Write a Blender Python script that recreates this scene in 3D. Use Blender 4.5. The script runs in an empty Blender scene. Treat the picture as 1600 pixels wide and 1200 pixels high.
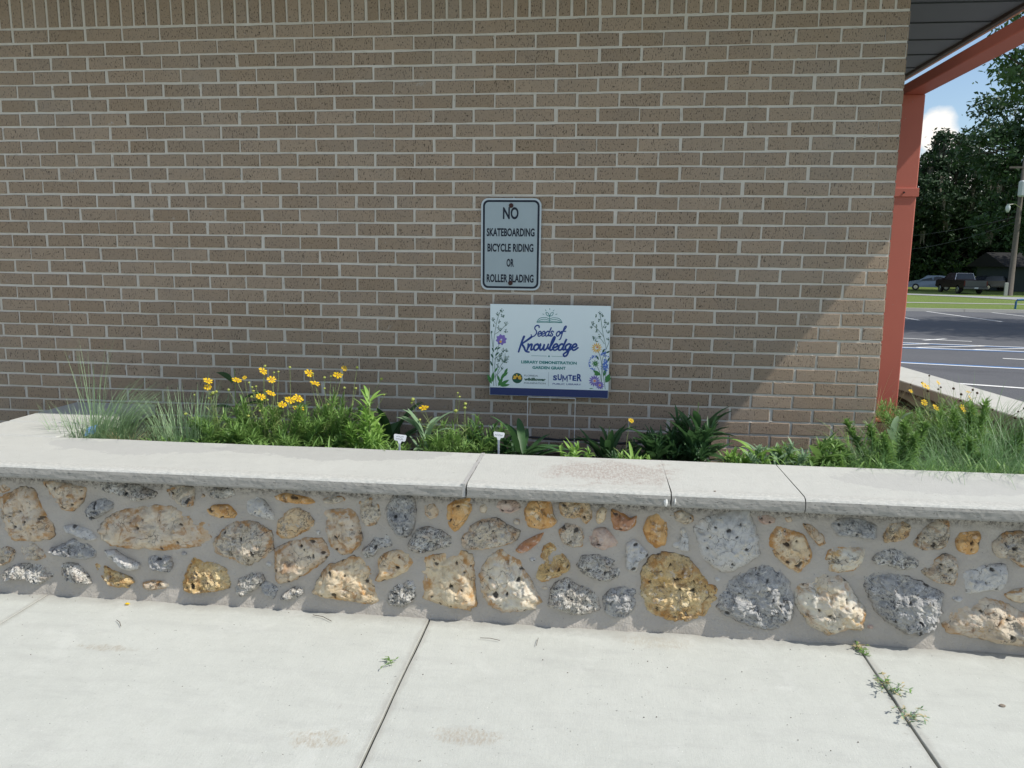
import bpy, math, random
import numpy as np
from mathutils import Vector, Matrix, noise

C = bpy.context.scene.collection
SC = bpy.context.scene
RND = random.Random(11)

# ------------------------------------------------------------------ camera
cam_d = bpy.data.cameras.new('camera')
cam = bpy.data.objects.new('camera', cam_d); C.objects.link(cam)
yaw, pitch, roll = -0.10769, -0.15805, 0.01153
fw = Vector((math.sin(yaw)*math.cos(pitch), math.cos(yaw)*math.cos(pitch), math.sin(pitch)))
rt = Vector((math.cos(yaw), -math.sin(yaw), 0)); up = rt.cross(fw)
rt2 = math.cos(roll)*rt+math.sin(roll)*up; up2 = -math.sin(roll)*rt+math.cos(roll)*up
M = Matrix((rt2, up2, -fw)).transposed().to_4x4()
M.translation = Vector((-1.39753, -3.95349, -1.16049))
cam.matrix_world = M
cam_d.sensor_width = 36; cam_d.lens = 36*1207.53/1600
cam_d.clip_start = 0.05; cam_d.clip_end = 2000
SC.camera = cam

# ------------------------------------------------------------------ world, sun, exposure
SUN = Vector((0.775, -0.200, 1.0)).normalized()
world = bpy.data.worlds.new('World'); SC.world = world; world.use_nodes = True
nt = world.node_tree; nt.nodes.clear()
out = nt.nodes.new('ShaderNodeOutputWorld'); bg = nt.nodes.new('ShaderNodeBackground')
sky = nt.nodes.new('ShaderNodeTexSky'); sky.sky_type = 'NISHITA'; sky.sun_disc = False
sky.sun_elevation = math.asin(SUN.z); sky.sun_rotation = math.atan2(SUN.x, SUN.y)
sky.air_density = 1.1; sky.dust_density = 0.6; sky.ozone_density = 2.0
tc = nt.nodes.new('ShaderNodeTexCoord')
def wmath(op, a, b=None, clamp=False):
    n = nt.nodes.new('ShaderNodeMath'); n.operation = op; n.use_clamp = clamp
    for i, v in enumerate((a, b)):
        if v is None: continue
        if isinstance(v, (int, float)): n.inputs[i].default_value = v
        else: nt.links.new(v, n.inputs[i])
    return n.outputs[0]
mp = nt.nodes.new('ShaderNodeMapping'); mp.inputs['Scale'].default_value = (1, 1, 1.5)
nt.links.new(tc.outputs['Generated'], mp.inputs['Vector'])
cn = nt.nodes.new('ShaderNodeTexNoise'); cn.inputs['Scale'].default_value = 11
cn.inputs['Detail'].default_value = 9; cn.inputs['Roughness'].default_value = .58
nt.links.new(mp.outputs[0], cn.inputs['Vector'])
def blob(d, tight):
    v = nt.nodes.new('ShaderNodeVectorMath'); v.operation = 'DOT_PRODUCT'
    nt.links.new(tc.outputs['Generated'], v.inputs[0]); v.inputs[1].default_value = Vector(d).normalized()
    return wmath('MULTIPLY', wmath('SUBTRACT', v.outputs['Value'], tight), 1/(1-tight), True)
b1 = blob((0.3604, 0.9200, 0.1500), .99965)      # the cumulus beside the column
b2 = blob((0.385, 0.915, 0.105), .9990)
b3 = blob((0.37, 0.90, 0.235), .9975)
gap = blob((0.372, 0.905, 0.20), .992)         # the blue between the clouds there
b = wmath('ADD', wmath('MULTIPLY', b1, .55), wmath('ADD', wmath('MULTIPLY', b2, .38), wmath('MULTIPLY', b3, .10)))
dens = wmath('SUBTRACT', wmath('ADD', cn.outputs[0], b), wmath('MULTIPLY', gap, .20))
mask = wmath('MULTIPLY', wmath('SUBTRACT', dens, .475), 4.0, True)
mixc = nt.nodes.new('ShaderNodeMix'); mixc.data_type = 'RGBA'
nt.links.new(mask, mixc.inputs[0]); nt.links.new(sky.outputs[0], mixc.inputs[6])
mixc.inputs[7].default_value = (7.9, 7.5, 7.0, 1)
nt.links.new(mixc.outputs[2], bg.inputs[0]); bg.inputs[1].default_value = 0.135
nt.links.new(bg.outputs[0], out.inputs[0])

sun_d = bpy.data.lights.new('sun', 'SUN'); sun_d.energy = 4.1; sun_d.angle = math.radians(.53)
sun_d.color = (1.0, .955, .87)
sun = bpy.data.objects.new('sun', sun_d); C.objects.link(sun)
sun.rotation_euler = SUN.to_track_quat('Z', 'Y').to_euler()
vs = SC.view_settings; vs.view_transform = 'Standard'; vs.look = 'None'; vs.exposure = 0.11; vs.gamma = 1
vs.use_curve_mapping = False

# ------------------------------------------------------------------ helpers
ORG = {}
def link(o, parent=None, org=(0, 0, 0)):
    C.objects.link(o)
    ORG[o.name] = Vector(org)
    if parent is not None:
        o.parent = parent; o.location = Vector(org)-ORG[parent.name]
    else:
        o.location = org
    return o
def thing(name, label, cat, org=(0, 0, 0), group=None, kind=None):
    o = bpy.data.objects.new(name, None); o.empty_display_size = .1; link(o, None, org)
    return tag(o, label, cat, group, kind)
def tag(o, label=None, cat=None, group=None, kind=None):
    if label: o['label'] = label
    if cat: o['category'] = cat
    if group: o['group'] = group
    if kind: o['kind'] = kind
    return o
def mk(name, V, F, mat, parent=None, org=None, smooth=False, kind=None, mats=None, mi=None, attrs=None):
    """mesh object from world coordinates; org = its origin (default: the parent's)"""
    if org is None: org = ORG[parent.name] if parent is not None else (0, 0, 0)
    org = Vector(org)
    V = np.asarray(V, dtype=np.float64).reshape(-1, 3)-np.array(org)
    me = bpy.data.meshes.new(name)
    if isinstance(F, np.ndarray):
        nf, k = F.shape
        me.vertices.add(len(V)); me.vertices.foreach_set('co', V.astype(np.float32).ravel())
        me.loops.add(nf*k); me.loops.foreach_set('vertex_index', F.astype(np.int32).ravel())
        me.polygons.add(nf); me.polygons.foreach_set('loop_start', np.arange(0, nf*k, k, dtype=np.int32))
        me.update(calc_edges=True)
    else:
        me.from_pydata(V.tolist(), [], F)
    for m in (mats or [mat]): me.materials.append(m)
    if mi is not None: me.polygons.foreach_set('material_index', mi)
    if smooth: me.polygons.foreach_set('use_smooth', [True]*len(me.polygons))
    if attrs:
        for k, vals in attrs.items():
            a = me.attributes.new(k, 'FLOAT', 'POINT'); a.data.foreach_set('value', np.asarray(vals, dtype=np.float32))
    me.validate(); me.update()
    o = link(bpy.data.objects.new(name, me), parent, org)
    if kind: o['kind'] = kind
    return o
class Buf:
    def __init__(s): s.V = []; s.F = []; s.M = []
    def add(s, V, F, m=0):
        n = len(s.V); s.V += [tuple(v) for v in V]; s.F += [tuple(i+n for i in f) for f in F]; s.M += [m]*len(F); return s
    def box(s, a, b, m=0, bev=0):
        x0, y0, z0 = [min(p, q) for p, q in zip(a, b)]; x1, y1, z1 = [max(p, q) for p, q in zip(a, b)]
        if bev <= 0:
            return s.add([(x0,y0,z0),(x1,y0,z0),(x1,y1,z0),(x0,y1,z0),(x0,y0,z1),(x1,y0,z1),(x1,y1,z1),(x0,y1,z1)],
                 [(0,3,2,1),(4,5,6,7),(0,1,5,4),(1,2,6,5),(2,3,7,6),(3,0,4,7)], m)
        import itertools
        c = bev; V = []; idx = {}
        for sx, sy, sz in itertools.product((0, 1), repeat=3):
            X = (x0, x1)[sx]; Y = (y0, y1)[sy]; Z = (z0, z1)[sz]
            ix = c if sx == 0 else -c; iy = c if sy == 0 else -c; iz = c if sz == 0 else -c
            idx[(sx,sy,sz,0)] = len(V); V.append((X, Y+iy, Z+iz))
            idx[(sx,sy,sz,1)] = len(V); V.append((X+ix, Y, Z+iz))
            idx[(sx,sy,sz,2)] = len(V); V.append((X+ix, Y+iy, Z))
        F = []
        g = lambda *k: idx[k]
        F += [(g(0,0,0,0),g(0,0,1,0),g(0,1,1,0),g(0,1,0,0)),(g(1,0,0,0),g(1,1,0,0),g(1,1,1,0),g(1,0,1,0)),
              (g(0,0,0,1),g(1,0,0,1),g(1,0,1,1),g(0,0,1,1)),(g(0,1,0,1),g(0,1,1,1),g(1,1,1,1),g(1,1,0,1)),
              (g(0,0,0,2),g(0,1,0,2),g(1,1,0,2),g(1,0,0,2)),(g(0,0,1,2),g(1,0,1,2),g(1,1,1,2),g(0,1,1,2))]
        for p in (0, 1):
            for q in (0, 1):
                F += [(g(p,q,0,0),g(p,q,1,0),g(p,q,1,1),g(p,q,0,1)),(g(p,0,q,0),g(p,1,q,0),g(p,1,q,2),g(p,0,q,2)),
                      (g(0,p,q,1),g(1,p,q,1),g(1,p,q,2),g(0,p,q,2))]
        for k in itertools.product((0, 1), repeat=3): F.append((g(*k,0),g(*k,1),g(*k,2)))
        return s.add(V, F, m)
    def tube(s, pts, rad, n=8, m=0, cap=True):
        pts = [Vector(p) for p in pts]
        if isinstance(rad, (int, float)): rad = [rad]*len(pts)
        V = []; F = []
        for i, p in enumerate(pts):
            t = (pts[min(i+1, len(pts)-1)]-pts[max(i-1, 0)]).normalized()
            a = t.cross(Vector((0, 0, 1)) if abs(t.z) < .95 else Vector((0, 1, 0))).normalized(); b = t.cross(a)
            for k in range(n):
                q = 2*math.pi*k/n; V.append(p+rad[i]*(math.cos(q)*a+math.sin(q)*b))
        for i in range(len(pts)-1):
            for k in range(n): F.append((i*n+k, i*n+(k+1) % n, (i+1)*n+(k+1) % n, (i+1)*n+k))
        if cap: F += [tuple(range(n)), tuple(range((len(pts)-1)*n, len(pts)*n))]
        return s.add(V, F, m)
    def prism(s, poly, axis, a, b, m=0):
        """poly: 2D points, extruded along axis (0 x, 1 y, 2 z) from a to b"""
        V = []
        for d in (a, b):
            for p, q in poly:
                V.append({0: (d, p, q), 1: (p, d, q), 2: (p, q, d)}[axis])
        n = len(poly)
        F = [tuple(range(n))[::-1], tuple(range(n, 2*n))]+[(i, (i+1) % n, n+(i+1) % n, n+i) for i in range(n)]
        return s.add(V, F, m)
    def build(s, name, mat, parent=None, org=None, smooth=False, kind=None, mats=None):
        return mk(name, s.V, s.F, mat, parent, org, smooth, kind, mats, s.M if mats else None)

# ------------------------------------------------------------------ materials
class MB:
    def __init__(s, name, rough=.8, spec=.3):
        s.m = bpy.data.materials.new(name); s.m.use_nodes = True; s.nt = s.m.node_tree
        s.b = s.nt.nodes['Principled BSDF']; s.b.inputs['Roughness'].default_value = rough
        s.b.inputs['Specular IOR Level'].default_value = spec
    def n(s, t, **kw):
        x = s.nt.nodes.new('ShaderNode'+t)
        for k, v in kw.items(): setattr(x, k, v)
        return x
    def l(s, a, b): s.nt.links.new(a, b)
    def pos(s, obj=False, scale=(1, 1, 1)):
        g = s.n('TexCoord').outputs['Object'] if obj else s.n('NewGeometry').outputs['Position']
        if scale == (1, 1, 1): return g
        m = s.n('Mapping'); s.l(g, m.inputs[0]); m.inputs['Scale'].default_value = scale; return m.outputs[0]
    def noise(s, vec, scale, detail=3, rough=.55, dist=0):
        x = s.n('TexNoise'); s.l(vec, x.inputs['Vector']); x.inputs['Scale'].default_value = scale
        x.inputs['Detail'].default_value = detail; x.inputs['Roughness'].default_value = rough
        x.inputs['Distortion'].default_value = dist; return x.outputs[0]
    def vor(s, vec, scale, out='Distance', feature='F1'):
        x = s.n('TexVoronoi'); x.feature = feature; s.l(vec, x.inputs['Vector']); x.inputs['Scale'].default_value = scale
        return x.outputs[out]
    def math(s, op, a, b=0., clamp=False):
        x = s.n('Math', operation=op, use_clamp=clamp)
        for i, v in enumerate((a, b)):
            if isinstance(v, (int, float)): x.inputs[i].default_value = v
            else: s.l(v, x.inputs[i])
        return x.outputs[0]
    def ramp(s, f, a, b):
        x = s.n('MapRange'); s.l(f, x.inputs[0]); x.inputs[1].default_value = a; x.inputs[2].default_value = b
        return x.outputs[0]
    def mix(s, f, a, b, mode='MIX'):
        x = s.n('Mix', data_type='RGBA', blend_type=mode)
        for i, v in ((0, f), (6, a), (7, b)):
            if isinstance(v, (int, float)): x.inputs[i].default_value = v
            elif isinstance(v, tuple): x.inputs[i].default_value = (*v, 1)
            else: s.l(v, x.inputs[i])
        return x.outputs[2]
    def col(s, c):
        if isinstance(c, tuple): s.b.inputs['Base Color'].default_value = (*c, 1)
        else: s.l(c, s.b.inputs['Base Color'])
        return s
    def bump(s, h, dist, strength=1.):
        x = s.n('Bump'); s.l(h, x.inputs['Height']); x.inputs['Distance'].default_value = dist
        x.inputs['Strength'].default_value = strength; s.l(x.outputs[0], s.b.inputs['Normal']); return s
    def attr(s, name):
        x = s.n('Attribute'); x.attribute_name = name; return x.outputs['Fac']

def simple(name, c, rough=.6, spec=.3, metal=0, var=.12, vs_=20):
    m = MB(name, rough, spec); p = m.pos(True); f = m.noise(p, vs_, 4)
    m.col(m.mix(f, tuple(x*(1-var) for x in c), tuple(min(1, x*(1+var)) for x in c)))
    m.b.inputs['Metallic'].default_value = metal
    return m.m

def brick_mat(name, island):
    m = MB(name, .9, .15); p = m.pos()
    r = m.n('NewGeometry').outputs['Random Per Island'] if island else m.n('ObjectInfo').outputs['Random']
    base = m.mix(r, (.33, .25, .182), (.395, .303, .224))
    base = m.mix(m.math('MULTIPLY', m.ramp(m.noise(p, 5.5, 4), .45, .75), .45), base, (.27, .225, .185))
    r2 = m.math('FRACT', m.math('MULTIPLY', r, 7.31)); base = m.mix(m.ramp(r2, .6, 1), base, (.315, .235, .165))
    base = m.mix(m.math('MULTIPLY', m.ramp(m.noise(p, 60, 3), .35, .7), .3), base, (.30, .235, .185))
    st = m.pos(False, (1, 1, .45)); sp = m.noise(st, 190, 3, .6)
    dark = m.ramp(sp, .59, .64); base = m.mix(m.math('MULTIPLY', dark, .8), base, (.045, .034, .03))
    lt = m.ramp(m.noise(p, 150, 2), .68, .73); base = m.mix(m.math('MULTIPLY', lt, .6), base, (.5, .45, .4))
    eff = m.ramp(m.noise(p, 1.1, 4), .5, .8); base = m.mix(m.math('MULTIPLY', eff, .25), base, (.33, .32, .30))
    # white mortar smears near a few joints
    sm = m.math('MULTIPLY', m.ramp(m.noise(p, 9, 5, .7), .655, .69), m.ramp(m.noise(p, 170, 3), .42, .6))
    base = m.mix(m.math('MULTIPLY', sm, .55), base, (.5, .5, .49))
    m.col(base)
    h = m.math('SUBTRACT', m.noise(st, 210, 5, .7), m.math('MULTIPLY', dark, .5))
    return m.bump(h, .0035, .9).m
BRICK = brick_mat('brick_face', False); BRICKS = brick_mat('brick_face_far', True)

def mortar_mat():
    m = MB('wall_mortar', .95, .1); p = m.pos()
    c = m.mix(m.noise(p, 40, 4), (.52, .48, .425), (.64, .60, .54))
    c = m.mix(m.ramp(m.noise(p, 3, 3), .55, .75), c, (.66, .63, .58))
    m.col(c); return m.bump(m.noise(p, 130, 5, .7), .004, .7).m
MORTAR = mortar_mat()

def concrete_mat(name, a, b, stains=True, speck=True, bump=.0012, patch=None, lipy=False):
    m = MB(name, .88, .2); p = m.pos()
    c = m.mix(m.noise(p, 2.2, 6, .6), a, b)
    c = m.mix(m.math('MULTIPLY', m.ramp(m.noise(p, 14, 5, .65), .35, .75), .35), c, tuple(x*.86 for x in a))
    c = m.mix(m.math('MULTIPLY', m.ramp(m.noise(p, 260, 3, .6), .4, .75), .3), c, tuple(x*.7 for x in a))
    if speck:
        c = m.mix(m.ramp(m.vor(p, 42), .055, .03), c, (.82, .82, .80))
        c = m.mix(m.ramp(m.noise(p, 95, 2), .72, .76), c, tuple(x*.45 for x in a))
    if stains:
        s1 = m.ramp(m.noise(p, 5.5, 6, .72, .4), .63, .70); s2 = m.ramp(m.noise(p, 70, 3, .7), .45, .62)
        c = m.mix(m.math('MULTIPLY', m.math('MULTIPLY', s1, s2), .45), c, (.26, .23, .2))
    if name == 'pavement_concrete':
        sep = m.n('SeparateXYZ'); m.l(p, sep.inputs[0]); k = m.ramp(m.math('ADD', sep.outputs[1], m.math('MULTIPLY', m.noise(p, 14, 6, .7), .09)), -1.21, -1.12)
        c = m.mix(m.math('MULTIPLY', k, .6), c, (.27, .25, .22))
        c = m.mix(m.math('MULTIPLY', m.ramp(m.noise(m.pos(False, (.35, 1.6, 1)), 9, 6, .7), .50, .72), .34), c, (.36, .365, .35))
        c = m.mix(m.math('MULTIPLY', m.ramp(m.noise(p, 3.3, 7, .72, .6), .56, .70), .28), c, (.66, .67, .64))
        jd = m.math('ABSOLUTE', m.math('SUBTRACT', m.math('PINGPONG', m.math('ADD', sep.outputs[0], 2.009+1.6*40), .8), 0.)); kj = m.ramp(m.math('SUBTRACT', jd, m.math('MULTIPLY', m.noise(p, 18, 6, .75), .045)), .004, -.012)
        c = m.mix(m.math('MULTIPLY', kj, .28), c, (.24, .22, .19))
    if lipy:
        sep = m.n('SeparateXYZ'); m.l(p, sep.inputs[0]); k = m.ramp(m.math('ADD', sep.outputs[1], m.math('MULTIPLY', m.noise(p, 9, 4), .02)), -1.190, -1.205)
        c2_ = m.mix(m.ramp(m.noise(m.pos(False, (.5, 1, 1)), 120, 5, .8), .42, .62), tuple(x*.80 for x in a), (.60, .59, .55)); c = m.mix(m.math('MULTIPLY', k, .6), c, c2_)
    if patch:
        for (q, rad, colr, amt, sc) in patch:
            mpp = m.n('Mapping'); m.l(p, mpp.inputs[0]); mpp.inputs['Location'].default_value = tuple(-v/r for v, r in zip(q, rad))
            mpp.inputs['Scale'].default_value = tuple(1/r for r in rad)
            ln = m.n('VectorMath', operation='LENGTH'); m.l(mpp.outputs[0], ln.inputs[0])
            d = m.math('ADD', ln.outputs['Value'], m.math('MULTIPLY', m.noise(p, sc, 6, .75), 1.9))
            k = m.ramp(d, 1.75, 1.45) if amt > .5 else m.ramp(d, 1.78, 1.74)
            if amt > .5: k = m.math('MULTIPLY', k, m.ramp(m.noise(m.pos(False, (1, .35, 1)), 120, 4, .8), .4, .62))
            c = m.mix(m.math('MULTIPLY', k, amt), c, colr)
    m.col(c)
    h = m.math('ADD', m.math('ADD', m.noise(p, 320, 4, .7), m.math('MULTIPLY', m.noise(m.pos(False, (1, .12, 1)), 170, 3), .6)), m.math('MULTIPLY', m.noise(p, 25, 4), 1.5))
    return m.bump(h, bump, .8).m
PAVE = concrete_mat('pavement_concrete', (.475, .49, .455), (.565, .58, .54), True, True, .0012,
    [((-2.17, -1.97, -2.540), (.12, .06, .1), (.34, .28, .2), .62, 30), ((-1.74, -1.90, -2.540), (.14, .06, .1), (.34, .28, .21), .58, 34), ((-3.1, -1.55, -2.540), (.14, .03, .1), (.34, .29, .22), .6, 30), ((-1.15, -1.25, -2.540), (.20, .07, .1), (.40, .37, .31), .6, 24)])
COPE = concrete_mat('coping_concrete', (.49, .495, .465), (.58, .585, .55), True, True, .0018,
    [((-1.33, -1.02, -1.966), (.36, .24, .3), (.31, .23, .20), .68, 9),
     ((-2.45, -.86, -1.966), (.60, .17, .3), (.37, .37, .36), .48, 3),
     ((-3.35, -.90, -1.966), (.45, .17, .3), (.39, .39, .385), .45, 3),
     ((-.15, -1.0, -1.966), (.38, .16, .3), (.40, .40, .39), .42, 3)], True)
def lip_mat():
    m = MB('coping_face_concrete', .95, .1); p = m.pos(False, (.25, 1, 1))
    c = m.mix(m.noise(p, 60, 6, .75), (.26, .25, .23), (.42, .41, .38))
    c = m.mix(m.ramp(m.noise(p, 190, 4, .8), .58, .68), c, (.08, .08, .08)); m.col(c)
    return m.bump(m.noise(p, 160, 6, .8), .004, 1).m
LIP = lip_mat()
def wallmortar():
    m = MB('planter_mortar', .92, .12); p = m.pos()
    c = m.mix(m.noise(p, 6, 5, .6), (.44, .40, .35), (.60, .555, .495))
    c = m.mix(m.math('MULTIPLY', m.ramp(m.noise(p, 18, 5), .4, .7), .35), c, (.49, .465, .435))
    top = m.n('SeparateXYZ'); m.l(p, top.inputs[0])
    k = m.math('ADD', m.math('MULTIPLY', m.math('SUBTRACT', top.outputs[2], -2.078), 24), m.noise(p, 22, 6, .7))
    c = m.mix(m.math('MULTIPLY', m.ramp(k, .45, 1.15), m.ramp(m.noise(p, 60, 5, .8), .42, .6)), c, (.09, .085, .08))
    c = m.mix(m.ramp(m.noise(p, 170, 3), .70, .74), c, (.2, .19, .18))
    m.col(c); return m.bump(m.math('ADD', m.noise(p, 110, 7, .75), m.math('MULTIPLY', m.noise(p, 28, 4), 1.3)), .009, .9).m
PMORT = wallmortar()

def stone_mat(name, a, b, c2, dark, darkamt, rust=0, white=0, rough=1.0):
    """a,b: two body colours, c2: blotch colour, dark: lichen colour"""
    m = MB('stone_'+name, .85, .2); p0 = m.pos()
    oi = m.n('ObjectInfo').outputs['Random']
    off = m.n('VectorMath', operation='ADD'); cmb = m.n('CombineXYZ')
    m.l(m.math('MULTIPLY', oi, 37.), cmb.inputs[0]); m.l(m.math('MULTIPLY', oi, 91.), cmb.inputs[2])
    m.l(p0, off.inputs[0]); m.l(cmb.outputs[0], off.inputs[1]); p = off.outputs[0]
    c = m.mix(m.ramp(m.noise(p, 14, 5, .6, .3), .32, .68), a, b)
    c = m.mix(m.ramp(m.noise(p, 22, 6, .7, .6), .56, .64), c, c2)
    if rust: c = m.mix(m.math('MULTIPLY', m.ramp(m.noise(p, 17, 4, .6, 1.2), .54, .60), rust), c, (.36, .17, .055))
    if white: c = m.mix(m.math('MULTIPLY', m.ramp(m.noise(p, 34, 6, .75), .55, .61), white), c, (.74, .73, .71))
    rim = m.math('ADD', m.attr('rim'), m.math('MULTIPLY', m.math('SUBTRACT', m.noise(p, 45, 5, .7), .5), .55))
    c = m.mix(m.math('MULTIPLY', m.ramp(rim, .82, 1.02), .5), c, (.36, .28, .19))
    if rust > .25:
        rr_ = m.math('ADD', m.attr('rim'), m.math('MULTIPLY', m.math('SUBTRACT', m.noise(p, 20, 5, .65), .5), 1.1))
        band = m.math('MULTIPLY', m.ramp(rr_, .72, .80), m.ramp(rr_, 1.0, .90)); c = m.mix(m.math('MULTIPLY', m.math('MULTIPLY', band, m.ramp(m.noise(p, 11, 3), .42, .56)), .8), c, (.50, .25, .075))
        c = m.mix(m.math('MULTIPLY', m.ramp(m.noise(p, 9, 3), .5, .62), .5), c, tuple(min(.8, x*1.12+.04) for x in b))
    c = m.mix(m.math('MULTIPLY', m.ramp(m.math('ADD', m.attr('rim'), m.math('MULTIPLY', m.noise(p, 35, 4), .09)), 0.985, 1.015), .8), c, (.07, .065, .06))
    c = m.mix(m.math('MULTIPLY', m.ramp(m.attr('pit'), .25, .8), .85), c, (.05, .045, .04))
    d1 = m.ramp(m.noise(p, 85, 8, .82, .8), .585-.075*darkamt, .625-.045*darkamt); d2 = m.ramp(m.noise(p, 16, 4, .65), .62-.26*darkamt, .74-.2*darkamt)
    c = m.mix(m.math('MULTIPLY', m.math('MULTIPLY', d1, d2), .92), c, dark)
    dv = m.n('VectorMath', operation='MULTIPLY_ADD'); nz_ = m.n('TexNoise'); m.l(p, nz_.inputs['Vector']); nz_.inputs['Scale'].default_value = 24; nz_.inputs['Detail'].default_value = 5
    m.l(nz_.outputs['Color'], dv.inputs[0]); dv.inputs[1].default_value = (.07, .07, .07); m.l(p, dv.inputs[2])
    ck = m.math('MULTIPLY', m.ramp(m.vor(dv.outputs[0], 17, 'Distance', 'DISTANCE_TO_EDGE'), .028, .006), m.ramp(m.noise(p, 13, 4), .46, .58)); c = m.mix(m.math('MULTIPLY', ck, .8), c, (.10, .085, .07))
    d3 = m.ramp(m.noise(p, 42, 3, .55, .5), .70, .72); c = m.mix(m.math('MULTIPLY', d3, .85), c, (.05, .045, .04))
    m.col(c)
    h = m.math('ADD', m.noise(p, 60, 8, .72), m.math('MULTIPLY', m.noise(p, 220, 5, .7), .45))
    return m.bump(h, .009, rough).m
DK = (.07, .075, .085)
STM = {
 'tan': stone_mat('tan', (.62, .48, .33), (.71, .62, .50), (.62, .43, .24), DK, .30, .6, .3),
 'cream': stone_mat('cream', (.72, .61, .44), (.80, .73, .61), (.66, .46, .23), DK, .30, .4, .5),
 'orange': stone_mat('orange', (.66, .35, .12), (.72, .48, .23), (.76, .66, .50), DK, .2, .7, .3, .8),
 'orangetan': stone_mat('orangetan', (.66, .49, .29), (.72, .60, .43), (.60, .34, .14), DK, .2, .7, .3, .8),
 'golden': stone_mat('golden', (.62, .41, .16), (.72, .57, .33), (.46, .34, .21), (.10, .085, .06), .75, .5, .5),
 'rust': stone_mat('rust', (.42, .19, .11), (.52, .31, .19), (.76, .68, .57), DK, .2, .5, .4, .6),
 'grey': stone_mat('grey', (.38, .378, .375), (.52, .51, .49), (.58, .55, .48), DK, 1.0, 0, .6),
 'greytan': stone_mat('greytan', (.57, .49, .37), (.66, .59, .48), (.46, .44, .42), DK, .85, .35, .4),
 'pale': stone_mat('pale', (.58, .57, .555), (.68, .66, .62), (.72, .66, .55), DK, .6, 0, .4),
 'lichen': stone_mat('lichen', (.54, .50, .43), (.64, .62, .57), (.70, .68, .64), (.05, .055, .06), 1.25, .2, .9),
 'pink': stone_mat('pink', (.60, .41, .34), (.66, .54, .45), (.52, .46, .44), DK, .4, .2, .2),
 'orangegrey': stone_mat('orangegrey', (.66, .43, .20), (.70, .57, .39), (.46, .45, .45), DK, .9, .6, .3)}

def leaf_mat(name, a, b, rough=.45, trans=.25, island=True):
    m = MB(name, rough, .35); r = m.n('NewGeometry').outputs['Random Per Island'] if island else m.n('ObjectInfo').outputs['Random']
    p = m.pos(); c = m.mix(r, a, b); c = m.mix(m.math('MULTIPLY', m.noise(p, 60, 3), .35), c, tuple(x*1.5 for x in b)); m.col(c)
    tr = m.n('BsdfTranslucent'); cc = m.mix(.5, c, tuple(min(1, x*2.2) for x in b)); m.l(cc, tr.inputs[0])
    ms = m.n('MixShader'); ms.inputs[0].default_value = trans; m.l(m.b.outputs[0], ms.inputs[1]); m.l(tr.outputs[0], ms.inputs[2])
    m.l(ms.outputs[0], m.nt.nodes['Material Output'].inputs[0]); return m.m
L_BUSH = leaf_mat('leaf_mid_green', (.08, .16, .04), (.20, .33, .09))
L_BRIGHT = leaf_mat('leaf_bright_green', (.15, .28, .06), (.26, .42, .10))
L_DARK = leaf_mat('leaf_deep_green', (.035, .085, .036), (.065, .14, .05))
L_GREY = leaf_mat('leaf_grey_green', (.13, .22, .12), (.24, .35, .21))
L_GRASS = leaf_mat('grass_blade', (.15, .25, .13), (.30, .42, .24))
L_GRASSB = leaf_mat('grass_blade_green', (.07, .16, .06), (.16, .29, .11))
L_DRY = leaf_mat('dry_straw', (.34, .27, .14), (.52, .43, .25), .7)
STEM = leaf_mat('flower_stem', (.16, .22, .08), (.26, .32, .12), .5, .1)
BUD = simple('bud_yellow_green', (.30, .34, .08), .6)
SEED = simple('seed_head_brown', (.07, .045, .03), .8)
def petal_mat():
    m = MB('yellow_petal', .5, .25); p = m.pos(True); c = m.mix(m.noise(p, 90, 3), (.82, .50, .010), (.90, .64, .015)); m.col(c)
    tr = m.n('BsdfTranslucent'); tr.inputs[0].default_value = (.85, .55, .02, 1); ms = m.n('MixShader'); ms.inputs[0].default_value = .25
    m.l(m.b.outputs[0], ms.inputs[1]); m.l(tr.outputs[0], ms.inputs[2]); m.l(ms.outputs[0], m.nt.nodes['Material Output'].inputs[0]); return m.m
PETAL = petal_mat(); DISC = simple('flower_disc', (.52, .26, .015), .7)
def soil_mat():
    m = MB('soil', .95, .1); p = m.pos(); c = m.mix(m.noise(p, 30, 6, .7), (.035, .026, .018), (.13, .095, .065))
    c = m.mix(m.ramp(m.noise(p, 110, 4, .7), .6, .7), c, (.30, .24, .16)); m.col(c)
    return m.bump(m.noise(p, 80, 6, .8), .02, 1).m
SOIL = soil_mat()
def paint_mat():
    m = MB('red_paint', .55, .35); p = m.pos(); c = m.mix(m.noise(p, 3, 5), (.44, .12, .088), (.50, .145, .105))
    c = m.mix(m.ramp(m.noise(p, 55, 3), .72, .76), c, (.38, .2, .16)); m.col(c); return m.bump(m.noise(p, 120, 3), .0006, .6).m
RED = paint_mat()
def asphalt():
    m = MB('asphalt', .92, .15); p = m.pos(); c = m.mix(m.noise(p, .7, 5), (.085, .088, .096), (.125, .128, .138))
    c = m.mix(m.math('MULTIPLY', m.ramp(m.noise(p, 60, 4), .45, .7), .6), c, (.19, .19, .20))
    c = m.mix(m.math('MULTIPLY', m.ramp(m.noise(p, .35, 4, .6, 1), .6, .68), .25), c, (.055, .055, .06)); m.col(c)
    return m.bump(m.noise(p, 140, 4), .004, .8).m
ASPH = asphalt()
def grass_mat():
    m = MB('lawn', .9, .1); p = m.pos(); c = m.mix(m.noise(p, .8, 6, .7), (.10, .165, .04), (.19, .25, .07))
    c = m.mix(m.ramp(m.noise(p, 9, 5, .7), .5, .75), c, (.30, .30, .12)); m.col(c); return m.bump(m.noise(p, 40, 4), .05, .8).m
LAWN = grass_mat()
ROAD = concrete_mat('road_grey', (.30, .31, .32), (.36, .37, .37), False, False)
KERB = concrete_mat('kerb_concrete', (.36, .36, .34), (.44, .43, .41), False, False)
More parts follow.
